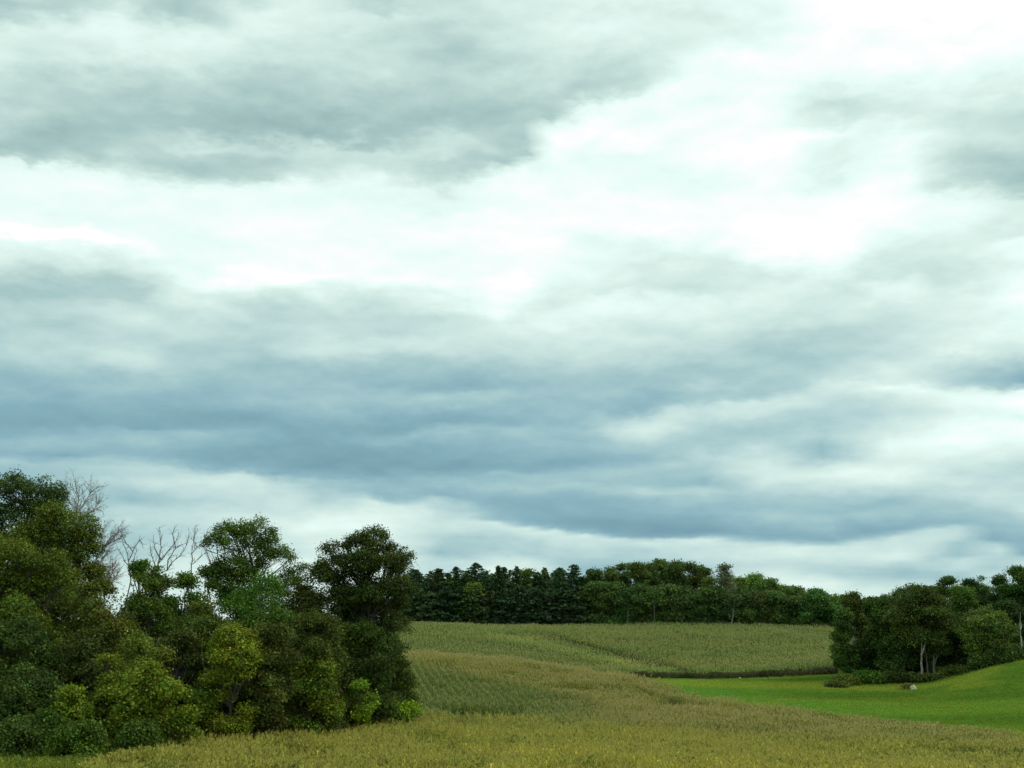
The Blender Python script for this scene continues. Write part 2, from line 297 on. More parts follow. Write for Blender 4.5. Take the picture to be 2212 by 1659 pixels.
# vectorised value noise
_rs = np.random.RandomState(7)
_T = _rs.rand(256, 256)
def vnoise(x, y):
    xi = np.floor(x).astype(int); yi = np.floor(y).astype(int)
    a = x - xi; b = y - yi; a = a * a * (3 - 2 * a); b = b * b * (3 - 2 * b)
    t = lambda i, j: _T[i % 256, j % 256]
    return (t(xi, yi) * (1 - a) + t(xi + 1, yi) * a) * (1 - b) + (t(xi, yi + 1) * (1 - a) + t(xi + 1, yi + 1) * a) * b
def fbm(x, y, o=4):
    s = 0; w = 0
    for i in range(o):
        s = s + vnoise(x * 2 ** i + 17 * i, y * 2 ** i + 5 * i) * .5 ** i; w += .5 ** i
    return s / w

# ------------------------------------------------------------------ materials
def newmat(name):
    m = bpy.data.materials.new(name); m.use_nodes = True; m.node_tree.nodes.clear(); return m
def leafmat(name, trans=0.3, gloss=0.04):
    m = newmat(name); t = m.node_tree
    at = N(t, 'ShaderNodeAttribute'); at.attribute_name = 'col'
    di = N(t, 'ShaderNodeBsdfDiffuse'); tr = N(t, 'ShaderNodeBsdfTranslucent'); gl = N(t, 'ShaderNodeBsdfGlossy')
    gl.inputs['Roughness'].default_value = 0.6; gl.inputs[0].default_value = (.5, .6, .4, 1)
    hs = N(t, 'ShaderNodeHueSaturation'); hs.inputs['Hue'].default_value = 0.485; hs.inputs['Value'].default_value = 1.25
    t.links.new(at.outputs[0], hs.inputs['Color'])
    t.links.new(at.outputs[0], di.inputs[0]); t.links.new(hs.outputs[0], tr.inputs[0])
    m1 = N(t, 'ShaderNodeMixShader'); m1.inputs[0].default_value = trans
    t.links.new(di.outputs[0], m1.inputs[1]); t.links.new(tr.outputs[0], m1.inputs[2])
    m2 = N(t, 'ShaderNodeMixShader'); m2.inputs[0].default_value = gloss
    t.links.new(m1.outputs[0], m2.inputs[1]); t.links.new(gl.outputs[0], m2.inputs[2])
    o = N(t, 'ShaderNodeOutputMaterial'); t.links.new(m2.outputs[0], o.inputs[0]); return m
def barkmat(name, c1, c2, scale=6):
    m = newmat(name); t = m.node_tree
    tc = N(t, 'ShaderNodeTexCoord'); mp = N(t, 'ShaderNodeMapping'); mp.inputs['Scale'].default_value = (1, 1, .35)
    t.links.new(tc.outputs['Object'], mp.inputs[0])
    n = N(t, 'ShaderNodeTexNoise'); n.inputs['Scale'].default_value = scale; n.inputs['Detail'].default_value = 6
    t.links.new(mp.outputs[0], n.inputs['Vector'])
    r = N(t, 'ShaderNodeValToRGB'); r.color_ramp.elements[0].position = .35; r.color_ramp.elements[1].position = .65
    r.color_ramp.elements[0].color = c1 + (1,); r.color_ramp.elements[1].color = c2 + (1,)
    t.links.new(n.outputs['Fac'], r.inputs[0])
    p = N(t, 'ShaderNodeBsdfPrincipled'); p.inputs['Roughness'].default_value = .9
    t.links.new(r.outputs[0], p.inputs['Base Color'])
    b = N(t, 'ShaderNodeBump'); b.inputs['Strength'].default_value = .6; b.inputs['Distance'].default_value = .05
    t.links.new(n.outputs['Fac'], b.inputs['Height']); t.links.new(b.outputs[0], p.inputs['Normal'])
    o = N(t, 'ShaderNodeOutputMaterial'); t.links.new(p.outputs[0], o.inputs[0]); return m
LEAF = leafmat('leaf', .2); NEEDLE = leafmat('needle', .12, .03); CROP = leafmat('crop_leaf', .3, .04)
BARK = barkmat('dark_bark', (.035, .028, .02), (.10, .085, .065))
BARKP = barkmat('pale_bark', (.16, .15, .12), (.42, .40, .34))
BARKD = barkmat('dead_wood', (.10, .085, .07), (.22, .19, .16))
BARKG = barkmat('grey_twig', (.22, .20, .19), (.40, .37, .35))

def groundmat(name, cols, scales, bump=.3, stretch=(1, 1, 1), stripes=None):
    """cols: base pair, then overlays (colour, scale, low, high)"""
    m = newmat(name); t = m.node_tree
    tc = N(t, 'ShaderNodeTexCoord'); mp = N(t, 'ShaderNodeMapping'); mp.inputs['Scale'].default_value = stretch
    t.links.new(tc.outputs['Object'], mp.inputs[0])
    n = N(t, 'ShaderNodeTexNoise'); n.inputs['Scale'].default_value = scales[0]; n.inputs['Detail'].default_value = 8; n.inputs['Roughness'].default_value = .65
    t.links.new(mp.outputs[0], n.inputs['Vector'])
    r = N(t, 'ShaderNodeValToRGB'); r.color_ramp.elements[0].position = .3; r.color_ramp.elements[1].position = .7
    r.color_ramp.elements[0].color = cols[0] + (1,); r.color_ramp.elements[1].color = cols[1] + (1,)
    t.links.new(n.outputs['Fac'], r.inputs[0]); c = r.outputs[0]
    for (oc, s, a, b, off) in cols[2:]:
        mp2 = N(t, 'ShaderNodeMapping'); mp2.inputs['Location'].default_value = off; t.links.new(mp.outputs[0], mp2.inputs[0])
        n2 = N(t, 'ShaderNodeTexNoise'); n2.inputs['Scale'].default_value = s; n2.inputs['Detail'].default_value = 5
        t.links.new(mp2.outputs[0], n2.inputs['Vector'])
        q = N(t, 'ShaderNodeMapRange'); q.inputs[1].default_value = a; q.inputs[2].default_value = b; t.links.new(n2.outputs['Fac'], q.inputs[0])
        x = N(t, 'ShaderNodeMix'); x.data_type = 'RGBA'; x.inputs[7].default_value = oc + (1,)
        t.links.new(q.outputs[0], x.inputs[0]); t.links.new(c, x.inputs[6]); c = x.outputs[2]
    p = N(t, 'ShaderNodeBsdfPrincipled'); p.inputs['Roughness'].default_value = 1; p.inputs['Specular IOR Level'].default_value = 0
    t.links.new(c, p.inputs['Base Color'])
    nb = N(t, 'ShaderNodeTexNoise'); nb.inputs['Scale'].default_value = scales[1]; nb.inputs['Detail'].default_value = 4; t.links.new(tc.outputs['Object'], nb.inputs['Vector'])
    b = N(t, 'ShaderNodeBump'); b.inputs['Strength'].default_value = bump; b.inputs['Distance'].default_value = .3
    t.links.new(nb.outputs['Fac'], b.inputs['Height']); t.links.new(b.outputs[0], p.inputs['Normal'])
    o = N(t, 'ShaderNodeOutputMaterial'); t.links.new(p.outputs[0], o.inputs[0]); return m
GROUND = groundmat('ground_soil_grass', [(.035, .045, .014), (.075, .075, .03)], (.35, 3))
PAST = groundmat('pasture_grass', [(.050, .165, .016), (.075, .215, .022),
        ((.045, .130, .010), .10, .50, .75, (8, 5, 0)), ((.12, .22, .02), .35, .52, .75, (1, 9, 0))], (1.3, 2.2), .35, (.45, 1, 1))
def _past():
    t = PAST.node_tree; p = [n for n in t.nodes if n.type == 'BSDF_PRINCIPLED'][0]
    c = p.inputs['Base Color'].links[0].from_socket
    at = N(t, 'ShaderNodeAttribute'); at.attribute_name = 'patch'; sp = N(t, 'ShaderNodeSeparateColor'); t.links.new(at.outputs[0], sp.inputs[0])
    for ch, colr, k in ((2, (.088, .165, .018), .8), (1, (.052, .112, .012), .7), (0, (.17, .215, .026), .55)):
        x = N(t, 'ShaderNodeMix'); x.data_type = 'RGBA'; x.inputs[7].default_value = colr + (1,)
        t.links.new(M(t, 'MULTIPLY', sp.outputs[ch], k), x.inputs[0]); t.links.new(c, x.inputs[6]); c = x.outputs[2]
    t.links.new(c, p.inputs['Base Color'])
_past()

# ------------------------------------------------------------------ mesh helpers
def mk(name, V, faces, mat, cols=None, parent=None, loc=None, smooth=False):
    """faces: (n,k) int array; one mesh object"""
    V = np.asarray(V, np.float32); faces = np.asarray(faces, np.int32)
    me = bpy.data.meshes.new(name)
    me.vertices.add(len(V)); me.vertices.foreach_set('co', V.ravel())
    n, kk = faces.shape
    me.loops.add(n * kk); me.loops.foreach_set('vertex_index', faces.ravel())
    me.polygons.add(n); me.polygons.foreach_set('loop_start', np.arange(0, n * kk, kk, dtype=np.int32))
    me.polygons.foreach_set('loop_total', np.full(n, kk, np.int32))
    me.update(calc_edges=True)
    if smooth: me.polygons.foreach_set('use_smooth', np.ones(n, bool))
    if cols is not None:
        a = me.attributes.new('col', 'FLOAT_COLOR', 'FACE')
        c4 = np.ones((n, 4), np.float32); c4[:, :3] = cols
        a.data.foreach_set('color', c4.ravel())
    me.materials.append(mat)
    o = bpy.data.objects.new(name, me); COL.objects.link(o)
    if parent: o.parent = parent
    if loc is not None: o.location = loc
    return o
def tag(o, label=None, cat=None, group=None, kind=None):
    if label: o['label'] = label
    if cat: o['category'] = cat
    if group: o['group'] = group
    if kind: o['kind'] = kind
    return o
def empty(name, loc):
    o = bpy.data.objects.new(name, None); COL.objects.link(o); o.location = loc; o.empty_display_size = .5; return o
def quads(c, a, b):
    """rhombus leaves: centre, long axis, cross axis"""
    n = len(c)
    V = np.stack([c - a, c + b - a * .1, c + a, c - b - a * .1], 1).reshape(-1, 3)
    Fc = np.arange(n * 4).reshape(n, 4)
    return V, Fc
def tubes(segs, k=5):
    """segs: list of (p0,p1,r0,r1)"""
    P0 = np.array([s[0] for s in segs]); P1 = np.array([s[1] for s in segs]); R0 = np.array([s[2] for s in segs]); R1 = np.array([s[3] for s in segs])
    d = P1 - P0; L = np.linalg.norm(d, axis=1, keepdims=True) + 1e-9; d = d / L
    ref = np.where(np.abs(d[:, 2:3]) > .9, np.array([[1., 0, 0]]), np.array([[0, 0, 1.]]))
    u = np.cross(d, ref); u /= np.linalg.norm(u, axis=1, keepdims=True); v = np.cross(d, u)
    ang = np.arange(k) / k * 2 * math.pi
    ca, sa = np.cos(ang)[None, :, None], np.sin(ang)[None, :, None]
    ring = u[:, None] * ca + v[:, None] * sa
    A = P0[:, None] + ring * R0[:, None, None]; B = (P1 + d * R1[:, None] * .3)[:, None] + ring * R1[:, None, None]
    V = np.concatenate([A, B], 1).reshape(-1, 3)
    base = np.arange(len(segs))[:, None] * 2 * k; i = np.arange(k); j = (i + 1) % k
    f = np.stack([base + i, base + j, base + k + j, base + k + i], -1).reshape(-1, 4)
    return V, f
def unit(v): return v / (np.linalg.norm(v, axis=-1, keepdims=True) + 1e-9)

# ------------------------------------------------------------------ ground sheet
def axis(lo, hi, st, far):
    a = list(np.arange(lo, hi + .01, st)); s = st; x = hi
    while x < far: s *= 1.35; x += s; a.append(x)
    s = st; x = lo
    while x > -far: s *= 1.35; x -= s; a.insert(0, x)
    return np.array(a)
gx = axis(-140, 210, 1.5, 5000); gy = axis(-12, 420, 1.5, 5000)
def sheet(name, gx, gy, mat, mask=None, dz=0.0):
    XX, YY = np.meshgrid(gx, gy); ZZ = G(XX, YY) + dz
    nx, ny = len(gx), len(gy)
    V = np.stack([XX, YY, ZZ], -1).reshape(-1, 3)
    i, j = np.meshgrid(np.arange(nx - 1), np.arange(ny - 1)); b = (j * nx + i).ravel()
    f = np.stack([b, b + 1, b + 1 + nx, b + nx], 1)
    if mask is not None:
        c = V[f].mean(1); f = f[mask(c[:, 0], c[:, 1])]
        u, inv = np.unique(f, return_inverse=True); V = V[u]; f = inv.reshape(f.shape)
    return mk(name, V, f, mat, smooth=True)
g = sheet('ground', gx, gy, GROUND); tag(g, kind='structure', label='dark soil and grass ground under the fields and woods')
ps = sheet('pasture', np.arange(-5, 200, 1.0), np.arange(95, 335, 1.0), PAST, lambda x, y: inpoly(pxof(x, y), y, PASTURE), .05)
pc = np.empty(len(ps.data.vertices) * 3, np.float32); ps.data.vertices.foreach_get('co', pc); pc = pc.reshape(-1, 3)
ppx = pxof(pc[:, 0], pc[:, 1]); elev = pc[:, 2]
edge = np.interp(ppx, [600, 720, 800, 880, 970, 1024, 1400], [200, 158, 142, 137, 126, 119, 108]); ed = np.exp(-np.clip(pc[:, 1] - edge, 0, 99) / 7)
st = fbm(pc[:, 0] * .020 + elev * .35 + 3, pc[:, 1] * .055 - elev * .2, 4)
dry = np.clip((st - .47) * 5, 0, 1) * .8 + ed * .75 * np.clip((ppx - 640) / 120, 0, 1)
st2 = fbm(pc[:, 0] * .016 + 40, pc[:, 1] * .05 + elev * .3, 4)
deep = np.clip((st2 - .42) * 4, 0, 1) * np.clip((pc[:, 0] - 28) / 18, 0, 1)
pa_ = np.stack([np.clip(dry, 0, 1), np.clip(deep, 0, 1), np.clip((pc[:, 0] - 25) / 30, 0, 1), np.ones(len(pc))], 1).astype(np.float32)
at_ = ps.data.attributes.new('patch', 'FLOAT_COLOR', 'POINT'); at_.data.foreach_set('color', pa_.ravel())
tag(ps, kind='structure', label='bright green mown pasture in the valley and on the right hillside')

# ------------------------------------------------------------------ crops
def crop(name, label, poly, rows_dir, rowsp, plsp, hfun, lod, seed, colfun, bounds, gaps=()):
    rs = np.random.RandomState(seed)
    x0, x1, y0, y1 = bounds
    d = np.array(rows_dir, float); d /= np.linalg.norm(d); n = np.array([-d[1], d[0]])
    cs = np.array([[x0, y0], [x1, y0], [x0, y1], [x1, y1]])
    a = cs @ d; b = cs @ n
    A, B = np.meshgrid(np.arange(a.min(), a.max(), plsp), np.arange(b.min(), b.max(), rowsp))
    A = A.ravel() + rs.normal(0, plsp * .3, A.size); B = B.ravel() + rs.normal(0, rowsp * .07, B.size)
    x = A * d[0] + B * n[0]; y = A * d[1] + B * n[1]; Bk = B
    # rows curve gently with the land
    x = x + 2.2 * np.sin(y * .022)
    px = pxof(x, y); wob = 1.2 * (fbm(x * .25, y * .25, 2) - .5)
    ok = inpoly(px, y + wob, poly) & (px > -60) & (px < 1100)
    for (ga, gb, gw) in gaps:
        pa = np.array(ga, float); pb = np.array(gb, float); dd = pb - pa; tt = np.clip(((x - pa[0]) * dd[0] + (y - pa[1]) * dd[1]) / (dd @ dd), 0, 1)
        ok &= np.hypot(x - pa[0] - dd[0] * tt, y - pa[1] - dd[1] * tt) > gw * (.7 + .6 * fbm(x * .2, y * .2, 2))
    x, y, Bk = x[ok], y[ok], B[ok]
    z = G(x, y)
    h = hfun(x, y) * rs.normal(1, .09, len(x)) * (.84 + .32 * fbm(x * .15, y * .15, 2)) * (1 - .45 * np.clip((fbm(x * .22 + 31, y * .22, 3) - .62) * 9, 0, 1))
    base = np.stack([x, y, z], 1)
    Vs, Fs, Cs, off = [], [], [], 0
    def add(V, f, c):
        nonlocal off
        Vs.append(V); Fs.append(f + off); Cs.append(c); off += len(V)
    npl = len(x)
    leafc, tanc, tasc = colfun(x, y, rs)
    if lod == 1:   # alternate rows coloured lighter and darker, in place of shaded row gaps
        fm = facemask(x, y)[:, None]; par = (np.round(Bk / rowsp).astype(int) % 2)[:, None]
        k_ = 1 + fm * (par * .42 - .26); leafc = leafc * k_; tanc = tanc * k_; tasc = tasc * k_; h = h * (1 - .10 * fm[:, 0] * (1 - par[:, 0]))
    nleaf = {0: 7, 1: 5, 2: 3}[lod]
    wmul = {0: 1.0, 1: 1.4, 2: 2.6}[lod]
    ang0 = rs.rand(npl) * 6.28
    for i in range(nleaf):
        hi = h * (.30 + .62 * (i + .5) / nleaf) if lod < 2 else h * (.45 + .45 * (i + .5) / nleaf)
        an = ang0 + i * math.pi + rs.normal(0, .5, npl)
        L = rs.uniform(.38, .62, npl) * (1.0 if lod < 2 else 1.3); w = rs.uniform(.035, .055, npl) * wmul
        dirv = np.stack([np.cos(an), np.sin(an), np.zeros(npl)], 1); side = np.stack([-np.sin(an), np.cos(an), np.zeros(npl)], 1)
        p0 = base + np.stack([np.zeros(npl)] * 2 + [hi], 1)
        up = np.array([0, 0, 1.0])
        p1 = p0 + dirv * (L * .5)[:, None] + up * (L * .45)[:, None]
        p2 = p0 + dirv * (L * 1.0)[:, None] + up * (L * rs.uniform(-.3, .35, npl))[:, None]
        V = np.stack([p0, p1 + side * w[:, None], p2, p1 - side * w[:, None]], 1).reshape(-1, 3)
        mixv = (rs.rand(npl) * .55 + (1 - (i + 1) / nleaf) * .35)[:, None]
        c = leafc * (1 - .35 * mixv) + tanc * .35 * mixv
        c = c * rs.uniform(.55, 1.4, (npl, 1))
        add(V, np.arange(npl * 4).reshape(-1, 4), c)
    # stalk
    if lod < 2:
        w = .014 * wmul
        an = rs.rand(npl) * 6.28; s = np.stack([np.cos(an), np.sin(an), 0 * an], 1) * w
        t = base + np.stack([0 * h, 0 * h, h], 1)
        V = np.stack([base - s, base + s, t + s * .5, t - s * .5], 1).reshape(-1, 3)
        add(V, np.arange(npl * 4).reshape(-1, 4), tanc * .6 + leafc * .4)
    # tassel: a few thin upright spikes
    nt = {0: 4, 1: 3, 2: 2}[lod]
    for i in range(nt):
        an = rs.rand(npl) * 6.28; tl = rs.uniform(.04, .16, npl) * (1 if i else .2)
        t0 = base + np.stack([0 * h, 0 * h, h * .93], 1)
        t1 = base + np.stack([np.cos(an) * tl, np.sin(an) * tl, h + rs.uniform(.06, .18, npl)], 1)
        an2 = rs.rand(npl) * 6.28; s = np.stack([np.cos(an2), np.sin(an2), 0 * an], 1) * .014 * wmul * 1.3
        V = np.stack([t0 - s, t0 + s, t1 + s * .7, t1 - s * .7], 1).reshape(-1, 3)
        add(V, np.arange(npl * 4).reshape(-1, 4), tasc * rs.uniform(.75, 1.2, (npl, 1)))
    o = mk(name, np.concatenate(Vs), np.concatenate(Fs), CROP, np.clip(np.concatenate(Cs), 0, 1))
    tag(o, label, kind='stuff'); print(name, npl); return o

C_ = lambda *c: np.array([c])
def near_col(x, y, rs):
    g = C_(.215, .220, .034); yel = C_(.42, .36, .03); tan = C_(.46, .40, .07); dk = C_(.07, .12, .015)
    n1 = fbm(x * .035 + 3, y * .09 + 1, 4)[:, None]; n2 = fbm(x * .3, y * .3, 3)[:, None]
    px = pxof(x, y)[:, None]; yy = y[:, None]
    goldzone = np.exp(-((px - 690) / 230) ** 2) * np.exp(-((yy - 92) / 11) ** 2)
    ty = np.clip((n1 - .46) * 5 + goldzone * 1.1 - .45, 0, 1)
    c = g * (1 - ty) + yel * ty
    d = np.clip((n2 - .60) * 6, 0, 1) * .7; c = c * (1 - d) + dk * d
    c = c * (1 + rs.normal(0, .2, (len(x), 1))) * 1.38
    wd_ = np.clip((fbm(x * .45 + 60, y * .45, 3) - .66) * 12, 0, 1)[:, None]; c = c * (1 - wd_) + C_(.05, .10, .015) * wd_
    return c, np.broadcast_to(tan, c.shape), np.broadcast_to(C_(.48, .415, .10), c.shape)
def rowof(x, y, h=1.9):
    s_ = (G(x, y) + h - CAMZ) / y
    return 384 - F * (s_ * CP - SP) / (CP + s_ * SP)
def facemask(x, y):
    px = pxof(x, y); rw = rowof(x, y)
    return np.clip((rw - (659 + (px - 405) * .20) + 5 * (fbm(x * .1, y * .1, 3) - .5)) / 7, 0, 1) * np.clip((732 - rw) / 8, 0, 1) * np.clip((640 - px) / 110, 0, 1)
def mid_col(x, y, rs):
    g = C_(.12, .175, .028); ol = C_(.27, .27, .045); dk = C_(.06, .11, .02)
    n1 = fbm(x * .05, y * .05, 3)[:, None]; n2 = fbm(x * .35 + 9, y * .35, 3)[:, None]
    px = pxof(x, y)[:, None]; yy = y[:, None]
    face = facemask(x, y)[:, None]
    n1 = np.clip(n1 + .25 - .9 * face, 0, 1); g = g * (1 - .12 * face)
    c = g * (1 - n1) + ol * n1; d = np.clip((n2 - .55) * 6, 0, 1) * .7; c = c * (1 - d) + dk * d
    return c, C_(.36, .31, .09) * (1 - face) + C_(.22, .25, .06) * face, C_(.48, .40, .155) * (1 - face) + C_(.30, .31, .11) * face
def far_col(x, y, rs):
    g = C_(.135, .215, .045); ol = C_(.245, .265, .058); dk = C_(.07, .13, .03)
    n1 = fbm(x * .03 + 4, y * .06, 4)[:, None]; n2 = fbm(x * .12 + 9, y * .22, 3)[:, None]
    t = np.clip((n1 - .4) * 3, 0, 1); c = g * (1 - t) + ol * t
    d = np.clip((n2 - .6) * 5, 0, 1) * .5; c = c * (1 - d) + dk * d
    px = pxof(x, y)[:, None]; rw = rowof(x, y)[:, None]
    line = 628 + np.clip((px - 470) / 215, 0, 1) ** 1.15 * 45            # ridge line; its lit crest and the shaded fold are put into crop colour
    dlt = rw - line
    ridge = np.exp(-((dlt - 2) / 4.5) ** 2) * np.clip((px - 440) / 60, 0, 1) * np.clip((700 - px) / 20, 0, 1)  # light on the ridge top, painted as paler crop
    lobe = np.clip((dlt - 5) / 6, 0, 1) * np.clip((640 - px) / 100, 0, 1)  # lobe painted greener and darker so the relief shows
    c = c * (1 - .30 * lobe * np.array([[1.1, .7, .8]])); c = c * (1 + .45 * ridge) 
    fold = np.exp(-((dlt + 6) / 3.0) ** 2) * np.clip((px - 520) / 60, 0, 1) * np.clip((700 - px) / 20, 0, 1); c = c * (1 - .4 * fold)  # shade of the crease, painted as darker crop
    return c, np.broadcast_to(C_(.30, .29, .08), c.shape), np.broadcast_to(C_(.40, .37, .15), c.shape)
def both_col(x, y, rs):
    a = near_col(x, y, rs); b = mid_col(x, y, rs)
    t = np.clip((y - 118 + 26 * (fbm(x * .06, y * .1, 3) - .5) + 5 * np.clip((pxof(x, y) - 600) / 200, -1, 1)) / 18 + .5, 0, 1)[:, None]
    return tuple(p * (1 - t) + q * t for p, q in zip(a, b))
def split(poly, ymin, ymax):
    out = [(p, y) for p, y in poly]
    return out
def hnear(x, y):
    px = pxof(x, y); h = np.interp(px, [75, 140, 260, 760, 840, 920, 1024], [1.0, 1.2, 1.6, 1.6, 1.35, 1.2, 1.1])
    h2 = np.interp(px, [0, 700, 780, 840, 1100], [2.2, 2.2, 2.1, .95, .7])
    t = np.clip((y - 108) / 22, 0, 1); return h * (1 - t) + h2 * t
NP1 = [(max(p, -60), y) for p, y in NEARCROP]
MIDLINE = 118
def clipband(poly, lo, hi):
    # Sutherland-Hodgman on distance
    def cl(poly, keep, cut):
        out = []
        for i in range(len(poly)):
            a, b = poly[i], poly[(i + 1) % len(poly)]
            if keep(a[1]): out.append(a)
            if keep(a[1]) != keep(b[1]):
                t = (cut - a[1]) / (b[1] - a[1]); out.append((a[0] + (b[0] - a[0]) * t, cut))
        return out
    return cl(cl(poly, lambda v: v >= lo, lo), lambda v: v <= hi, hi)
ROWD = (6.4, -55)
def fr(pts, w):
    q = [(xat(p, Y), Y) for p, Y in pts]; return [(q[i], q[i + 1], w) for i in range(len(q) - 1)]
# grassed waterway in the fold of the far hill
GAPS = fr([(552, 332), (585, 308), (615, 289), (645, 270), (672, 256), (690, 246)], 1.7)
crop('near_cornfield', 'golden and tan ripening corn filling the foreground', clipband(NEARCROP, 60, MIDLINE), (1, .12), .62, .27, hnear, 0, 11, both_col, (-50, 62, 58, 120))
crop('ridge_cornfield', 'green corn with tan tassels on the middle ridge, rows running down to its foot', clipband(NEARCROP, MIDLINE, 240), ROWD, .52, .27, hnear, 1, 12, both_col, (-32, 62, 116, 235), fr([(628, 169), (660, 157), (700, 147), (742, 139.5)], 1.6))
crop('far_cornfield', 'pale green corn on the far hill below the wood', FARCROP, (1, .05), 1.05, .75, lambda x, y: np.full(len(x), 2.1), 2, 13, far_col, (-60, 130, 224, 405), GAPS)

# ------------------------------------------------------------------ trees
def crown_mesh(name, puffs, nleaf, size, col, rs, parent, base, mat=LEAF, per=11, jit=.36, droop=0.0, accent=None, squash=.85):
    """puffs: (n,4) centre and radius, world space. leaves gathered in sprigs over each puff's shell"""
    P = np.asarray(puffs); w = P[:, 3] ** 2; w = w / w.sum()
    ns = max(8, nleaf // per)
    pi = rs.choice(len(P), ns, p=w)
    d = unit(rs.normal(0, 1, (ns, 3))); d[:, 2] = np.where(d[:, 2] < -.35, -d[:, 2] * .6, d[:, 2])
    d[:, 2] += (rs.rand(ns) < .3) * .4; d = unit(d)
    rad = (1 + (rs.rand(ns) < (.07 if size < .3 else 0)) * rs.uniform(.1, .3, ns)) * P[pi, 3] * (rs.beta(3.2, 1.3, ns) * 1.10)
    st_ = rs.uniform(.75, 1.3, (len(P), 3)) * np.array([1, 1, squash]); rr_ = P[pi, 3:4]
    q_ = P[pi, :3] / max(size * 9, 1e-3) + 50
    sp = P[pi, :3] + d * rad[:, None] * st_[pi]
    nz = np.stack([fbm(sp[:, 0] * .9 / (size * 5) + 31, sp[:, 2] * .9 / (size * 5) + sp[:, 1] * .3, 3), fbm(sp[:, 1] * .9 / (size * 5) + 7, sp[:, 2] / (size * 5) + 3, 3), fbm(sp[:, 0] / (size * 5) + 90, sp[:, 1] * .5 / (size * 5) + sp[:, 2] * .2, 3)], 1) - .5
    sp = sp + nz * np.clip(rr_ * .95, 0, size * 9)
    keep = fbm(sp[:, 0] * .35 / size / 2 + sp[:, 1] * .2, sp[:, 2] * .35 / size / 2 + 11, 3) > (.28 if size < .3 else .22)
    sp, d, pi = sp[keep], d[keep], pi[keep]; ns = len(sp)
    spread = size * 2.0
    li = np.repeat(np.arange(ns), per)
    c = sp[li] + rs.normal(0, 1, (len(li), 3)).clip(-2.2, 2.2) * spread * np.array([1, 1, .6])
    c[:, 2] -= droop * rs.rand(len(li))
    nrm = unit(d[li] * .55 + rs.normal(0, .6, (len(li), 3)) + np.array([0, 0, .45]))
    a = unit(np.cross(nrm, rs.normal(0, 1, (len(li), 3)))); b = np.cross(nrm, a)
    s = size * rs.uniform(.45, 1.45, (len(li), 1))
    V, f = quads(c, a * s * .62, b * s * .38)
    pf = rs.normal(1, .2, len(P)).clip(.55, 1.6); sf = rs.normal(1, jit * .8, ns)
    k = np.clip(pf[pi][li] * sf[li] * rs.normal(1, .14, len(li)), .4, 2.0)[:, None]
    cc = np.array([col]) * k * np.array([1.62, 1.88, .92]) * (1.0 if size < .3 else (1.15 if size < .45 else 1.3))
    hue = (rs.normal(0, .08, len(P))[pi] + rs.normal(0, .07, ns))[li][:, None]
    cc = cc * np.concatenate([1 + hue, 1 + 0 * hue, 1 - hue], 1)
    alt = (rs.rand(ns) < .10)[li]; cc[alt] *= np.array([1.35, 1.25, .9])
    alt = (rs.rand(ns) < .08)[li]; cc[alt] *= np.array([1.15, .75, .9])
    if accent is not None:
        m = (rs.rand(ns) < accent[1])[li] ; cc[m] = np.array(accent[0]) * k[m]
    return mk(name, V - np.array(base), f, mat, np.clip(cc, .002, .9), parent)

def wobble(p0, p1, n, amt, rs):
    t = np.linspace(0, 1, n + 1)[:, None]; p = p0 + (p1 - p0) * t
    L = np.linalg.norm(p1 - p0); o = rs.normal(0, amt * L, (n + 1, 3)); o[0] = 0; o[-1] = 0; return p + o

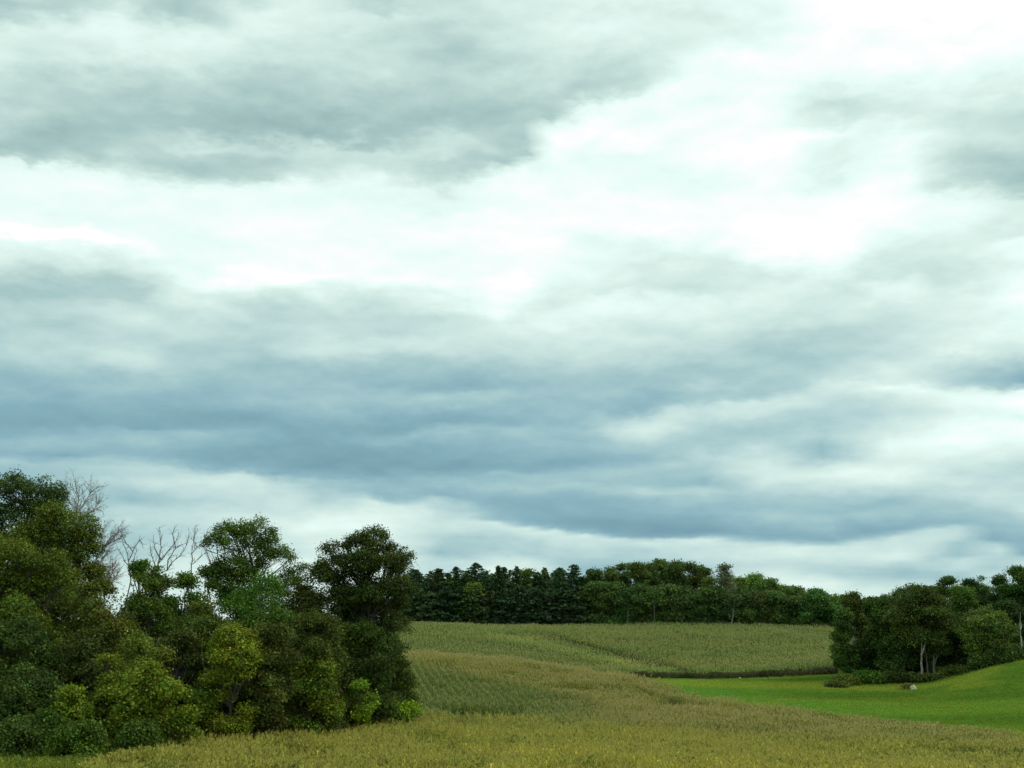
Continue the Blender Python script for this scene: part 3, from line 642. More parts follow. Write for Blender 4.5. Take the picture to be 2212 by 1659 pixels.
DENS, LSZ = 3.7, .96
def tree(name, label, px, top, rx, Y, col, ry=None, nleaf=9000, size=.15, seed=0, cat='tree', group=None, puffs=None, npuff=16,
         trunk=BARK, tr=.16, low=.25, accent=None, per=11, mat=LEAF, lean=0.0, extra=None, forks=1, pr=(.30, .48)):
    rs = np.random.RandomState(seed + 1000)
    r = rx * Y / F; x = xat(px, Y); zt = CAMZ + slope(top) * Y
    bx = x + lean; by = Y; gz = g1(bx, by); H = zt - gz
    rz = (ry * Y / F) if ry else H * (1 - low) / 2
    cz = zt - rz
    base = np.array([bx, by, gz - .1])
    if puffs is None:
        npuff = int(npuff * 1.7); pr = (pr[0] * .72, pr[1] * .78)
        pl = []
        for i in range(npuff):
            zf = rs.uniform(-1, 1); an = rs.rand() * 6.283; q = rs.uniform(.3, .80)
            hx = math.sqrt(max(0, 1 - zf * zf * (1 if zf > 0 else .35)))
            d = np.array([math.cos(an) * hx, math.sin(an) * hx, zf / max(q, .5) * .8])
            rr = r * rs.uniform(*pr)
            rr = min(rr, rz * .75)
            c = np.array([x, Y, cz]) + d * q * np.array([max(r - rr * .6, .1), max(r * .9 - rr * .6, .1), max(rz - rr * .7, .1)]) / .78
            pl.append([*c, rr])
        pl.append([x + rs.normal(0, .15) * r, Y, zt - r * .32, r * .32])
    else:   # (px,row,radius px) clumps at this distance
        pl = []
        for (qx, qy, qr) in puffs:
            rr = qr * Y / F
            pl.append([xat(qx, Y, qy), Y + rs.uniform(-.8, .8) * r * .5, CAMZ + slope(qy) * Y, rr])
            pl.append([xat(qx, Y, qy) + rs.normal(0, .5) * rr, Y + rs.choice([-1, 1]) * rr * 1.0, CAMZ + slope(qy) * Y - rs.uniform(.1, .7) * rr, rr * rs.uniform(.7, 1)])
    if LSZ * size < .3:      # small side shoots break the outline
        for q in list(pl):
            for _ in range(2):
                dd = unit(rs.normal(0, 1, 3) + np.array([0, 0, .35])); rr = q[3] * rs.uniform(.22, .42)
                pl.append([*(np.array(q[:3]) + dd * q[3] * rs.uniform(.85, 1.12)), rr])
    pl = np.array(pl)
    e = empty(name, tuple(base)); tag(e, label, cat, group)
    # trunk and limbs
    segs = []
    fork = base + np.array([(x - bx) * .6, 0, max(cz - rz * .6 - gz, H * .18)])
    for fi in range(forks):
        b0 = base + np.array([rs.normal(0, .35), rs.normal(0, .2), 0]) * (fi > 0)
        pts = wobble(b0, fork + np.array([rs.normal(0, .5), 0, 0]) * (fi > 0), 4, .03, rs)
        for i in range(4): segs.append((pts[i], pts[i + 1], tr * (1.15 - .08 * i), tr * (1.07 - .08 * i)))
    top_p = np.array([x, Y, cz + rz * .5]); pts2 = wobble(fork, top_p, 4, .05, rs)
    for i in range(4): segs.append((pts2[i], pts2[i + 1], tr * (.83 - .16 * i), tr * (.67 - .16 * i)))
    for q in pl[:60]:
        s0 = pts2[min(3, max(0, int((q[2] - fork[2]) / max(.1, top_p[2] - fork[2]) * 3 - rs.rand())))]
        w_ = wobble(s0, q[:3], 3, .06, rs)
        for i in range(3): segs.append((w_[i], w_[i + 1], tr * (.42 - .1 * i), tr * (.32 - .1 * i)))
        for _ in range(4):
            t_ = q[:3] + unit(rs.normal(0, 1, 3)) * q[3] * .85
            segs.append((w_[2], t_, tr * .12, tr * .04))
    V, f = tubes(segs, 6)
    mk('trunk', V - base, f, trunk, parent=e, smooth=True)
    crown_mesh('crown', pl, int(nleaf * DENS), size * LSZ, col, rs, e, base, mat, per, accent=accent)
    return e

OL = (.070, .085, .018); GR = (.045, .080, .018); DK = (.030, .048, .015); BR = (.07, .068, .022); YG = (.082, .112, .014); YL = (.20, .21, .02); MD = (.055, .078, .018)
TH = 'trees and shrubs of the left thicket'
# (label, px, top row, rx px, distance, colour, extra)
thicket = [
 ('tallest dark tree at the far left edge of the thicket', 14, 471, 46, 116, DK, dict(ry=32, nleaf=14000, seed=1, puffs=[(-18,500,22),(6,487,15),(22,489,14),(40,492,14),(52,494,12),(30,510,20),(4,515,22),(58,508,10),(46,516,16),(-20,535,26),(10,545,26),(40,540,20)])),
 ('round olive crowned tree below the tallest dark tree', 62, 505, 38, 108, OL, dict(nleaf=17000, seed=2, puffs=[(62,520,17),(45,528,16),(80,532,17),(58,545,22),(84,555,16),(40,555,20),(70,572,22),(90,572,10),(35,580,22),(60,600,26)])),
 ('low olive tree at the left edge under the round olive crown', 20, 540, 38, 100, OL, dict(nleaf=15000, seed=3, puffs=[(-5,556,18),(22,560,20),(45,566,18),(62,580,14),(8,585,24),(40,590,20),(-10,600,24),(20,612,24)])),
 ('olive brown tree left of the yellow tipped bush', 92, 582, 42, 96, (.070,.072,.020), dict(nleaf=15000, seed=4, npuff=18)),
 ('mid green tree under the dead branches', 142, 573, 36, 104, MD, dict(nleaf=13000, seed=5, npuff=16)),
 ('leafy green top around the foot of the leftmost dead tree', 133, 562, 14, 110, GR, dict(nleaf=4000, seed=6, npuff=8)),
 ('small bushy green tree right of the big dead tree', 178, 575, 26, 108, GR, dict(nleaf=9000, seed=7, npuff=12)),
 ('small dark green tree beside the thin dead sapling', 200, 568, 14, 112, GR, dict(nleaf=5000, seed=8, npuff=9)),
 ('open crowned tree with leafy clumps left of the thicket gap', 245, 521, 42, 113, (.055,.085,.02), dict(nleaf=14000, seed=9, size=.14, tr=.14, puffs=[(222,532,9),(213,541,7),(232,530,10),(243,533,8),(228,543,7),(260,528,9),(268,535,9),(256,545,12),(270,552,10),(243,558,13),(225,568,13),(262,568,15),(215,578,10),(240,585,18),(255,608,20),(228,600,16),(285,612,16),(285,553,7),(292,560,7),(300,568,6),(287,572,5),(298,581,8),(280,590,14),(305,592,8)])),
 ('wide dark green tree under the open crowned tree', 262, 572, 44, 104, GR, dict(nleaf=14000, seed=10, npuff=18)),
 ('tall dark tree with a ragged top at the right end of the thicket', 368, 526, 46, 112, (.034,.046,.014), dict(nleaf=27000, seed=11, size=.14, tr=.24, accent=((.10,.10,.05), .10),
   puffs=[(372,532,6),(364,538,7),(382,536,7),(355,545,10),(340,548,8),(330,552,8),(372,548,13),(390,550,8),(400,556,8),(409,558,6),(325,562,8),(345,562,14),(366,565,16),(388,566,14),(402,570,10),(325,580,14),(345,585,20),(370,590,18),(392,592,16),(404,588,9),(330,605,18),(355,610,20),(385,612,17),(400,605,8),(345,632,16),(375,634,18),(358,645,18),(395,625,12)])),
 ('dark bushy tree low at the right end of the thicket', 366, 622, 40, 109, (.035,.052,.014), dict(nleaf=16000, seed=12, npuff=20)),
 ('dark green shrubby tree sloping down to the corn rows', 392, 640, 20, 113, (.045,.062,.015), dict(nleaf=9000, seed=13, npuff=12)),
 ('brown tinged tree right of the yellow topped tree', 268, 625, 28, 95, (.054,.055,.018), dict(nleaf=12000, seed=14, npuff=16)),
 ('tree with a bright yellow green top in mid thicket', 234, 627, 25, 93, (.12,.14,.018), dict(nleaf=10000, seed=15, npuff=14, accent=((.22,.23,.02), .5))),
 ('olive tree behind the yellow topped tree', 205, 598, 34, 101, (.062,.070,.018), dict(nleaf=12000, seed=16, npuff=16)),
 ('olive brown tree in front of the wide dark tree', 312, 615, 30, 101, (.055,.060,.017), dict(nleaf=12000, seed=17, npuff=16)),
 ('pale olive sapling above the large bright bush', 138, 633, 30, 91, (.095,.100,.025), dict(nleaf=9000, seed=18, npuff=14)),
 ('brown tinged tree behind the pale olive sapling', 180, 628, 28, 97, (.050,.053,.018), dict(nleaf=9000, seed=19, npuff=14)),
 ('dark green tree on the left edge at mid height', 14, 618, 40, 92, (.038,.055,.018), dict(nleaf=14000, seed=20, npuff=18)),
 ('brown green tree left of the pale olive sapling', 78, 632, 36, 93, (.045,.048,.016), dict(nleaf=12000, seed=21, npuff=16)),
 ('grey green shrub at the bottom left corner of the thicket', 26, 672, 38, 87, (.040,.058,.019), dict(nleaf=13000, seed=22, npuff=18, low=.05)),
 ('large bright yellow green bush at the field edge', 158, 670, 40, 87, YG, dict(nleaf=9000, seed=23, npuff=24, low=.05, size=.17, accent=((.20,.22,.02), .4), pr=(.2,.34))),
 ('small yellow green bush left of the large bright bush', 72, 690, 15, 85, (.11,.14,.018), dict(nleaf=3000, seed=24, npuff=10, low=.05, size=.17, pr=(.25,.4))),
 ('dark bush between the two bright bushes', 108, 678, 26, 90, (.04,.06,.016), dict(nleaf=8000, seed=25, npuff=12, low=.02)),
 ('dark shrub right of the large bright bush', 225, 672, 32, 96, (.04,.058,.016), dict(nleaf=9000, seed=26, npuff=14, low=.02)),
 ('bright green bush below the brown tinged tree', 308, 657, 34, 100, (.07,.10,.014), dict(nleaf=8000, seed=27, npuff=20, low=.05, size=.17, accent=((.19,.21,.02), .4), pr=(.2,.34))),
 ('small bright bush right of the bright green bush', 362, 681, 12, 104, (.12,.16,.02), dict(nleaf=2200, seed=28, npuff=9, low=.05, pr=(.25,.4))),
 ('low olive bush at the foot of the dark shrub', 252, 694, 18, 97, (.075,.095,.018), dict(nleaf=4000, seed=29, npuff=10, low=.02)),
 ('low green bush right of the bright green bush', 345, 690, 22, 107, (.05,.08,.016), dict(nleaf=6000, seed=30, npuff=12, low=.02)),
 ('low green shrub at the thicket corner by the corn', 398, 703, 20, 109, (.11,.16,.018), dict(nleaf=6000, seed=31, npuff=12, low=.02)),
 ('brown green bush hanging over the corn rows', 404, 672, 14, 115, (.06,.07,.018), dict(nleaf=5000, seed=32, npuff=10, low=.05)),
 ('dark shrub at the foot of the low green thicket edge', 285, 700, 20, 103, (.035,.05,.015), dict(nleaf=4500, seed=33, npuff=10, low=.02)),
 ('dark green tree closing the gap under the open crowned tree', 240, 592, 34, 108, GR, dict(nleaf=12000, seed=35, npuff=18, low=.0)),
 ('olive tree closing the gap under the round olive crown', 48, 596, 40, 104, OL, dict(nleaf=13000, seed=36, npuff=18, low=.0)),
 ('olive green tree in front of the tall ragged tree trunk', 332, 622, 30, 108, OL, dict(nleaf=12000, seed=37, npuff=18, low=.0)),
 ('brownish tree below the tall ragged tree on its left', 300, 590, 28, 110, (.050,.052,.018), dict(nleaf=11000, seed=38, npuff=16, low=.0)),
 ('dark tree behind the small bushy green tree', 165, 592, 34, 112, GR, dict(nleaf=11000, seed=39, npuff=16, low=.0)),
 ('yellow leaved sapling standing in the shade left of the large bright bush', 108, 655, 12, 88, (.09,.10,.016), dict(nleaf=2200, seed=50, npuff=10, pr=(.25,.4))),
 ('low yellow green bush right of the large bright bush', 205, 690, 17, 93, (.07,.09,.015), dict(nleaf=3500, seed=51, npuff=10)),
 ('dark green shrub leaning over the field left of centre in the thicket edge', 262, 672, 22, 98, (.038,.056,.016), dict(nleaf=5500, seed=52, npuff=12)),
 ('brown green shrub below the olive green tree', 335, 655, 20, 105, (.05,.055,.016), dict(nleaf=5500, seed=53, npuff=12)),
 ('deep green shrub at the bottom left beside the small yellow green bush', 52, 712, 20, 84, (.045,.075,.018), dict(nleaf=4500, seed=54, npuff=12)),
 ('dark tree closing the gap beneath the tall ragged tree', 352, 596, 34, 115, (.032,.042,.014), dict(nleaf=10000, seed=55, npuff=16, low=.0)),
 ('olive tree at the left edge beneath the low olive crown', 14, 596, 40, 97, OL, dict(nleaf=11000, seed=56, npuff=16, low=.0)),
 ('low dark shrub in the bottom left corner above the weeds', 14, 722, 30, 81, (.036,.056,.016), dict(nleaf=6500, seed=57, npuff=12)),
 ('low green shrub between the corner shrub and the crop edge', 84, 724, 24, 80, (.048,.078,.016), dict(nleaf=5500, seed=58, npuff=12)),
 ('low dark green shrub at the foot of the large bright bush', 138, 722, 24, 84, (.040,.062,.016), dict(nleaf=5000, seed=59, npuff=12)),
 ('dark undergrowth shrub beneath the large bright bush', 185, 708, 24, 94, (.035,.05,.015), dict(nleaf=5000, seed=34, npuff=12, low=.02)),
]
SHRUBW = ('bush', 'shrub')
for (lb, px, top, rx, Y, col, kw) in thicket:
    sh = any(w in lb.split() for w in SHRUBW)
    kw.setdefault('low', .02 if not kw.get('puffs') else .25)
    tree('shrub' if sh else 'broadleaf_tree', lb, px, top, rx * (1.0 if kw.get('puffs') else 1.12), Y, col, cat='shrub' if sh else 'tree', group=TH, **kw)

# bare and dead trees -------------------------------------------------
def branchy(name, label, px, Y, paths, mat, twigs, tw_len, seed, group, basepx=None, r0=.09, kids=2, tcol=None):
    """paths: list of polylines (px,row) that the main limbs follow, at distance Y"""
    rs = np.random.RandomState(seed)
    bx = xat(px, Y); gz = g1(bx, Y) - .1; base = np.array([bx, Y, gz]); segs = []; tw = []
    e = empty(name, tuple(base)); tag(e, label, 'tree', group)
    start = None
    for pi, path in enumerate(paths):
        yo = rs.uniform(-.8, .8)
        pts = [np.array([xat(a, Y, b), Y + yo * i / max(1, len(path) - 1) * 2, CAMZ + slope(b) * Y]) for i, (a, b) in enumerate(path)]
        if pi == 0: pts = [base] + pts
        if pi > 0:     # limbs grow out of wood that is already there
            en = np.array([q[1] for q in segs]); pts[0] = en[np.argmin(np.linalg.norm(en - pts[0], axis=1))]
        fine = []
        for a, b in zip(pts[:-1], pts[1:]): fine += list(wobble(a, b, 3, .035, rs))[:-1]
        fine.append(pts[-1]); n = len(fine) - 1
        rr0 = r0 if pi == 0 else r0 * .6
        for i in range(n):
            ra = rr0 * (1 - i / n) ** .8 + .012; rb = rr0 * (1 - (i + 1) / n) ** .8 + .010
            segs.append((fine[i], fine[i + 1], ra, rb))
            if pi == 0 and i < 3: continue
            for _ in range(twigs):
                t0 = fine[i] + (fine[i + 1] - fine[i]) * rs.rand()
                dd = unit(unit(fine[i + 1] - fine[i]) * .7 + rs.normal(0, .55, 3) + np.array([0, 0, .25])); L = tw_len * rs.uniform(.4, 1.1)
                tp = t0
                for s in range(3):
                    nx_ = tp + dd * L / 3; tw.append((tp, nx_, .020 - .004 * s, .016 - .004 * s)); tp = nx_
                    dd = unit(dd + rs.normal(0, .25, 3) + np.array([0, 0, .1]))
                    for _ in range(kids):
                        d2 = unit(dd + rs.normal(0, .5, 3)); tw.append((tp, tp + d2 * L * .35 * rs.uniform(.5, 1.2), .011, .005))
    V, f = tubes(segs, 6)
    if tw:
        V2, f2 = tubes(tw, 3); f = np.concatenate([f, f2 + len(V)]); V = np.concatenate([V, V2])
    mk('trunk', V - base, f, mat, parent=e)
    return e
DG = 'leafless trees standing over the left thicket'
branchy('dead_tree', 'leftmost dead tree with four crooked bare limbs', 130, 114, [[(131,580),(130,565),(129,553),(124,538)], [(130,562),(134,548),(139,540),(142,544)], [(131,570),(122,556),(116,548)], [(129,553),(127,543),(125,533)], [(131,573),(136,560),(141,548)]], BARKD, 2, .8, 41, DG, r0=.055, kids=0)
branchy('dead_tree', 'largest dead tree with a wide fan of bare limbs', 156, 114, [[(155,585),(156,570),(160,560),(162,548),(161,538),(160,528)], [(156,568),(152,560),(148,552),(146,546)], [(159,562),(166,552),(172,544),(176,533)], [(163,580),(167,570),(172,562),(180,555),(186,545),(188,534)], [(156,575),(150,567),(148,565)], [(167,570),(168,560),(174,551),(180,545)], [(160,560),(157,549),(158,538)], [(172,544),(172,534),(173,529)]], BARKD, 2, .9, 42, DG, r0=.068, kids=0)
branchy('dead_tree', 'thin upright dead sapling right of the largest dead tree', 192, 115, [[(192,580),(192,565),(194,550),(196,540),(199,526)], [(194,552),(200,543),(204,530)], [(192,565),(197,558),(202,552)], [(194,550),(192,540),(193,528)]], BARKD, 2, .8, 43, DG, r0=.04, kids=0)
branchy('bare_tree', 'grey bare tree with fine twigs behind the tallest dark tree', 72, 124, [[(70,560),(72,530),(75,512),(76,496),(72,486)], [(74,515),(82,505),(87,495),(89,486)], [(74,520),(84,515),(91,508),(94,502)], [(72,528),(84,524),(92,519)], [(73,510),(68,498),(66,488)]], BARKG, 5, 1.6, 44, DG, r0=.09, kids=3)
branchy('bare_tree', 'grey twiggy bare tree leaning right beside the round olive crown', 90, 122, [[(88,590),(94,565),(100,548),(108,536),(118,528)], [(98,552),(107,545),(114,540),(120,536)], [(97,556),(101,540),(104,530)], [(94,565),(104,558),(108,553)]], BARKG, 5, 1.4, 45, DG, r0=.08, kids=3)
branchy('bare_tree', 'low pale twiggy tree filling the gap left of the dead trees', 104, 118, [[(104,600),(104,585),(102,573),(98,567)], [(104,588),(110,576),(114,568)], [(104,590),(114,583),(120,577)], [(104,582),(106,572),(107,566)]], BARKG, 6, 1.3, 46, DG, r0=.07, kids=3)

# ---- right wood
RW = 'trees of the wood on the right'
right = [
 ('narrow brownish tree at the left end of the right wood', 856, 594, 11, 232, (.060,.060,.022), dict(nleaf=5200, low=.2, seed=61, trunk=BARKG, tr=.2)),
 ('ragged green tree over the brown bush at the left end', 846, 612, 10, 226, (.048,.066,.022), dict(nleaf=4500, low=.12, seed=62)),
 ('dark round topped tree second from the left end of the right wood', 875, 597, 16, 236, (.040,.060,.020), dict(nleaf=5200, low=.2, seed=63)),
 ('mid green tree left of the white trunked tree', 892, 602, 18, 226, (.046,.070,.020), dict(nleaf=6500, low=.15, seed=64)),
 ('broad brown green tree with a bare pale trunk on the pasture edge', 924, 590, 34, 221, (.052,.062,.020), dict(nleaf=12000, ry=32, seed=65, tr=.22, npuff=22, accent=((.10,.08,.025), .12))),
 ('light green tree with yellow tips on the right hillside edge', 991, 611, 27, 214, (.085,.105,.032), dict(nleaf=9500, seed=66, low=.12, npuff=20, accent=((.15,.15,.05), .2))),
 ('dark tree with a small spire at the top of the right wood', 955, 579, 15, 246, (.036,.056,.022), dict(nleaf=5200, seed=67, low=.05)),
 ('pale green tree below the spired dark tree', 967, 586, 16, 236, (.075,.105,.035), dict(nleaf=5200, seed=68, low=.1)),
 ('flat topped dark tree right of the spired tree', 977, 581, 13, 248, (.032,.05,.022), dict(nleaf=4500, seed=69, low=.05)),
 ('slim pale poplar on the skyline of the right wood', 989, 578, 6, 252, (.060,.095,.055), dict(nleaf=2200, seed=70, low=.05)),
 ('dark skyline tree right of the slim poplar', 1006, 577, 15, 246, (.036,.058,.022), dict(nleaf=5200, seed=71, low=.05)),
 ('tall green tree at the right edge of the photo', 1027, 569, 18, 238, (.042,.066,.022), dict(nleaf=7500, seed=72, low=.05)),
 ('dark shaded tree behind the birch trunk', 1012, 603, 17, 226, (.030,.045,.022), dict(nleaf=6000, seed=73, low=.05)),
 ('dark tree behind the broad brown green tree', 912, 586, 17, 244, (.038,.058,.020), dict(nleaf=5500, seed=74, low=.05)),
 ('mid green skyline tree left of the spired tree', 936, 586, 16, 246, (.050,.075,.022), dict(nleaf=5500, seed=75, low=.05)),
 ('low dark skyline tree above the mid green tree', 895, 596, 13, 248, (.040,.055,.020), dict(nleaf=4000, seed=76, low=.05)),
 ('dark understorey tree right of the forked trunks', 956, 618, 20, 222, (.032,.046,.018), dict(nleaf=7000, seed=77, low=.06)),
 ('dark understorey tree left of the bare pale trunk', 898, 636, 15, 221, (.034,.052,.018), dict(nleaf=4500, seed=78, low=.03)),
 ('dark tree between the narrow brownish tree and the mid green tree', 872, 640, 16, 228, (.032,.050,.020), dict(nleaf=4500, seed=79, low=.02)),
 ('dark tree filling the shade behind the forked trunks', 935, 625, 22, 238, (.024,.036,.016), dict(nleaf=7000, seed=80, low=.02)),
 ('dark tree on the slope left of the birch trunk', 1003, 628, 15, 220, (.034,.05,.02), dict(nleaf=4500, seed=81, low=.04)),
 ('dark low tree closing the gap behind the white trunk', 921, 645, 14, 229, (.026,.040,.016), dict(nleaf=4500, seed=83, low=.0)),
 ('distant dark tree filling the skyline between the poplar and the right edge', 990, 588, 24, 260, (.034,.05,.02), dict(nleaf=7000, seed=84, low=.0)),
 ('dark tree standing close behind the birch', 1022, 590, 20, 240, (.034,.05,.02), dict(nleaf=6000, seed=85, low=.0)),
 ('dark tree at the right edge beside the birch', 1040, 610, 16, 222, (.034,.05,.02), dict(nleaf=5000, seed=82, low=.1)),
]
for (lb, px, top, rx, Y, col, kw) in right:
    kw['nleaf'] = int(kw['nleaf'] * 1.7); col = (col[0] * .86, col[1], col[2])
    tree('broadleaf_tree', lb, px, top, rx, Y, col, group=RW, size=.27, per=12, **kw)
branchy('bare_trunk_tree', 'white trunked tree standing alone in front of the right wood', 921, 217, [[(922,668),(920.5,655),(921,640)], [(921,655),(925,640)]], BARKP, 0, 1, 91, RW, r0=.26)
branchy('bare_trunk_tree', 'forked pale grey tree right of the white trunk', 932.5, 221, [[(934,660),(935,652),(935,640)], [(934,664),(939,654),(943,647)]], BARKP, 0, 1, 92, RW, r0=.26)
branchy('bare_trunk_tree', 'thin grey trunk between the white trunk and the forked tree', 928.5, 220, [[(927.5,665),(926,652),(925,640)]], BARKD, 0, 1, 93, RW, r0=.2)
branchy('birch_tree', 'slim white birch trunk at the right edge of the photo', 1021, 210, [[(1021.5,645),(1021,630),(1022,612)], [(1021,632),(1024,622)]], BARKP, 0, 1, 94, RW, r0=.20)
bushes = [
 ('brown green bush at the left tip of the right wood', 845, 678, 15, 214, (.068,.075,.022), 3500), ('green bush right of the brown green bush', 866, 673, 14, 217, (.055,.095,.025), 3500),
 ('low brown bush on the pasture at the wood tip', 836, 684, 11, 209, (.062,.072,.024), 1800), ('dark olive bush between the green bush and the white trunk', 892, 673, 12, 218, (.05,.06,.022), 2800),
 ('low bush left of the white trunk', 908, 675, 9, 217, (.045,.055,.02), 2000), ('low bracken patch right of the white trunk', 932, 676, 14, 213, (.055,.062,.022), 1900),
 ('low bramble on the rising pasture edge', 962, 668, 15, 213, (.05,.062,.022), 2600), ('low green bush below the light green tree', 985, 656, 13, 212, (.05,.07,.025), 2600),
 ('small grey green bush near the birch', 1004, 648, 12, 211, (.05,.075,.03), 2600), ('low green bush at the foot of the birch', 1024, 646, 12, 211, (.05,.08,.025), 2200),
 ('brown grass clump left of the white boulder', 907.5, 686, 2.5, 203.5, (.10,.09,.035), 160),
]
for i, (lb, px, top, rx, Y, col, nl) in enumerate(bushes):
    tree('shrub', lb, px, top, rx, Y, col, group='bushes along the edge of the right wood', cat='shrub', size=.26, per=8, nleaf=nl, low=0.0, npuff=9, tr=.05, seed=120 + i)

# ---- far wood
def pine(label, px, top, rx, Y, col, seed, group, nb=330, size=.62):
    _r = random.Random(seed * 7 + 3); rx = rx * _r.uniform(1.6, 2.5); top += _r.uniform(-2.5, 2.5); col = tuple(np.array(col) * _r.uniform(1.7, 2.7) * np.array([_r.uniform(.9, 1.35), 1.05, _r.uniform(.65, .9)]))
    rs = np.random.RandomState(seed + 5000)
    x = xat(px, Y); gz = g1(x, Y) - .2; zt = CAMZ + slope(top) * Y; H = zt - gz; r = rx * Y / F
    base = np.array([x, Y, gz]); e = empty('pine_tree', tuple(base)); tag(e, label, 'tree', group)
    V, f = tubes([(base, base + [0, 0, H * .5], .28, .2), (base + [0, 0, H * .5], base + [0, 0, H * .98], .2, .03)], 6)
    cs, nn, cl = [], [], []; segs = []
    for i in range(nb):
        t = (i + rs.rand()) / nb; z = gz + H * (.08 + .9 * t)
        L = r * (1.0 - .62 * t ** 1.8) * math.sqrt(1.02 - t ** 7) * (1 + .22 * math.sin(t * 23 + seed)) * rs.uniform(.55, 1.15); an = rs.rand() * 6.28
        d = np.array([math.cos(an), math.sin(an), 0]); tip = np.array([x, Y, z]) + d * L + np.array([0, 0, .12 * L])
        segs.append((np.array([x, Y, z - .1 * L]), tip, .06, .02))
        n = max(4, int(9 + L * 5)); s = rs.uniform(.35, 1.05, n)
        p = np.array([x, Y, z]) + d * (L * s)[:, None] + rs.normal(0, 1, (n, 3)) * [.42, .42, .18] * (1 - .45 * t) + np.array([0, 0, .10]) * (s * L)[:, None]
        cs.append(p); cl += [rs.normal(1, .22)] * n
    V2, f2 = tubes(segs, 3)
    mk('trunk', np.concatenate([V, V2]) - base, np.concatenate([f, f2 + len(V)]), BARK, parent=e)
    c = np.concatenate(cs); n = len(c)
    nrm = unit(rs.normal(0, .5, (n, 3)) + [0, 0, .9]); a = unit(np.cross(nrm, rs.normal(0, 1, (n, 3)))); b = np.cross(nrm, a)
    s = size * rs.uniform(.6, 1.2, (n, 1)); Vq, fq = quads(c, a * s * .6, b * s * .35)
    k = np.clip(np.array(cl) * rs.normal(1, .12, n), .4, 1.8)[:, None]
    mk('crown', Vq - base, fq, NEEDLE, np.clip(np.array([col]) * k, .002, .8), e)
    return e
FW = 'trees of the far wood along the crest'
PN = (.026, .052, .028); PN2 = (.032, .060, .026)
pines = [(404,574,9,'leftmost, half hidden by the thicket'),(415,569,9,'second, blunt topped'),(426,576,9,'lower one between two taller pines'),(437,566,9,'with a rounded top near the left end'),(447,574,8,'short one left of the pointed pine'),(455,566,6,'narrow pointed one'),(465,573,9,'left of the tallest dark pine'),
 (475,564,10,'tall broad dark one'),(486,568,8,'stepped one right of the tall broad pine'),(498,565,7,'left one of the twin topped pair'),(504,566,6,'right one of the twin topped pair'),(516.5,565,5,'slender isolated spire'),(527,573,9,'low one right of the slender spire'),(538,573,8,'low one with two small tips'),
 (545,568,6,'small spire before the wide pine'),(560,565,10,'wide topped one in mid wood'),(575,565,9,'rightmost tall pine before the rounded trees'),(588,576,8,'low one in the dip of the skyline')]
for i, (px, top, rx, lb) in enumerate(pines):
    pine('far wood dark pine, ' + lb, px, top, rx, 404 + (i % 3) * 5, PN if i % 2 else PN2, i, FW)
for i, px in enumerate(range(402, 600, 9)):
    pine('back rank pine behind ' + ('the gap by ' if i > 17 else '') + 'the ' + pines[i % 18][3], px, 571 + random.Random(i).uniform(-4, 5), 8, 420, (.026, .05, .026), 500 + i, 'second rank of pines in the far wood', nb=200)
broad = [(599,571,10,DK,'first rounded tree right of the pines'),(612,569,10,(.036,.054,.022),'rounded tree with a feathery top'),(624,564,9,(.034,.05,.022),'tree with a small top tuft left of the hump'),
 (638,564,10,(.04,.056,.022),'left shoulder of the long hump'),(651,565,10,(.036,.056,.02),'hump tree above the pale mid trunk'),(664,561,12,(.040,.054,.020),'highest rounded tree of the hump'),(678,563,12,(.036,.05,.02),'broad tree right of the highest one'),
 (692,563,12,(.034,.046,.02),'dark broad tree on the hump'),(705,567,11,(.038,.05,.02),'last dark tree on the hump slope'),(714,578,7,(.045,.06,.02),'small tree below the hump slope'),
 (742,579,9,(.05,.08,.022),'bright green tree right of the pale feathery tree'),(757,576,12,(.044,.072,.022),'wide green tree with a leafy top'),(773,579,11,(.040,.062,.022),'green tree at the end of the wide green group'),
 (788,586,10,(.036,.056,.02),'rounded tree where the skyline steps down'),(800,587,9,(.034,.052,.02),'low rounded tree on the falling skyline'),(813,590,10,(.036,.054,.02),'dark tree near the right end of the far wood'),(826,597,8,(.05,.085,.02),'small light green tree near the right end'),(838,596,8,(.034,.055,.024),'dark tree just left of the right wood'),(850,597,7,(.034,.055,.024),'small tree over the left end of the right wood'),
 (886,600,12,(.034,.055,.024),'distant tree seen over the right wood')]
for i, (px, top, rx, col, lb) in enumerate(broad):
    _r = random.Random(i * 5 + 1); col = tuple(np.array(col) * _r.uniform(.95, 1.6) * np.array([_r.uniform(.9, 1.15), 1.0, 1.15]))
    tree('broadleaf_tree', 'far wood ' + lb, px, top, rx * 1.35, 406 + (i % 3) * 5, col, group=FW, nleaf=5200, size=.50, per=7, low=.02, seed=200 + i, npuff=14, tr=.28)
spec = [(729,567,7,403,(.10,.105,.13),1500,'pale silvery feathery tree standing on the skyline',.45),(471,584,11,398,(.075,.095,.025),2600,'yellow green tree in front of the tall broad pine',.1),(597,589,8,399,(.065,.085,.024),1900,'yellow green tree at the foot of the first rounded trees',.1),
 (529,571,9,412,(.060,.085,.022),2200,'yellow green top right of the slender spire',.3),(727,592,14,400,(.038,.055,.022),3200,'dark tree under the pale silvery one',.05),(748,590,13,400,(.030,.048,.02),3000,'green tree at the forest edge right of the leaning trunk',.05),
 (825,598,12,402,(.040,.070,.02),2600,'light green low tree at the right end of the crest',.05)]
for i, (px, top, rx, Y, col, nl, lb, low) in enumerate(spec):
    tree('broadleaf_tree', lb, px, top, rx, Y, col, group=FW, nleaf=nl, size=.5, per=7, low=low, seed=240 + i, npuff=12, tr=.22)
mains = [(p[0], 'pine', p[3]) for p in pines] + [(p[0], 'wood', p[4]) for p in broad]
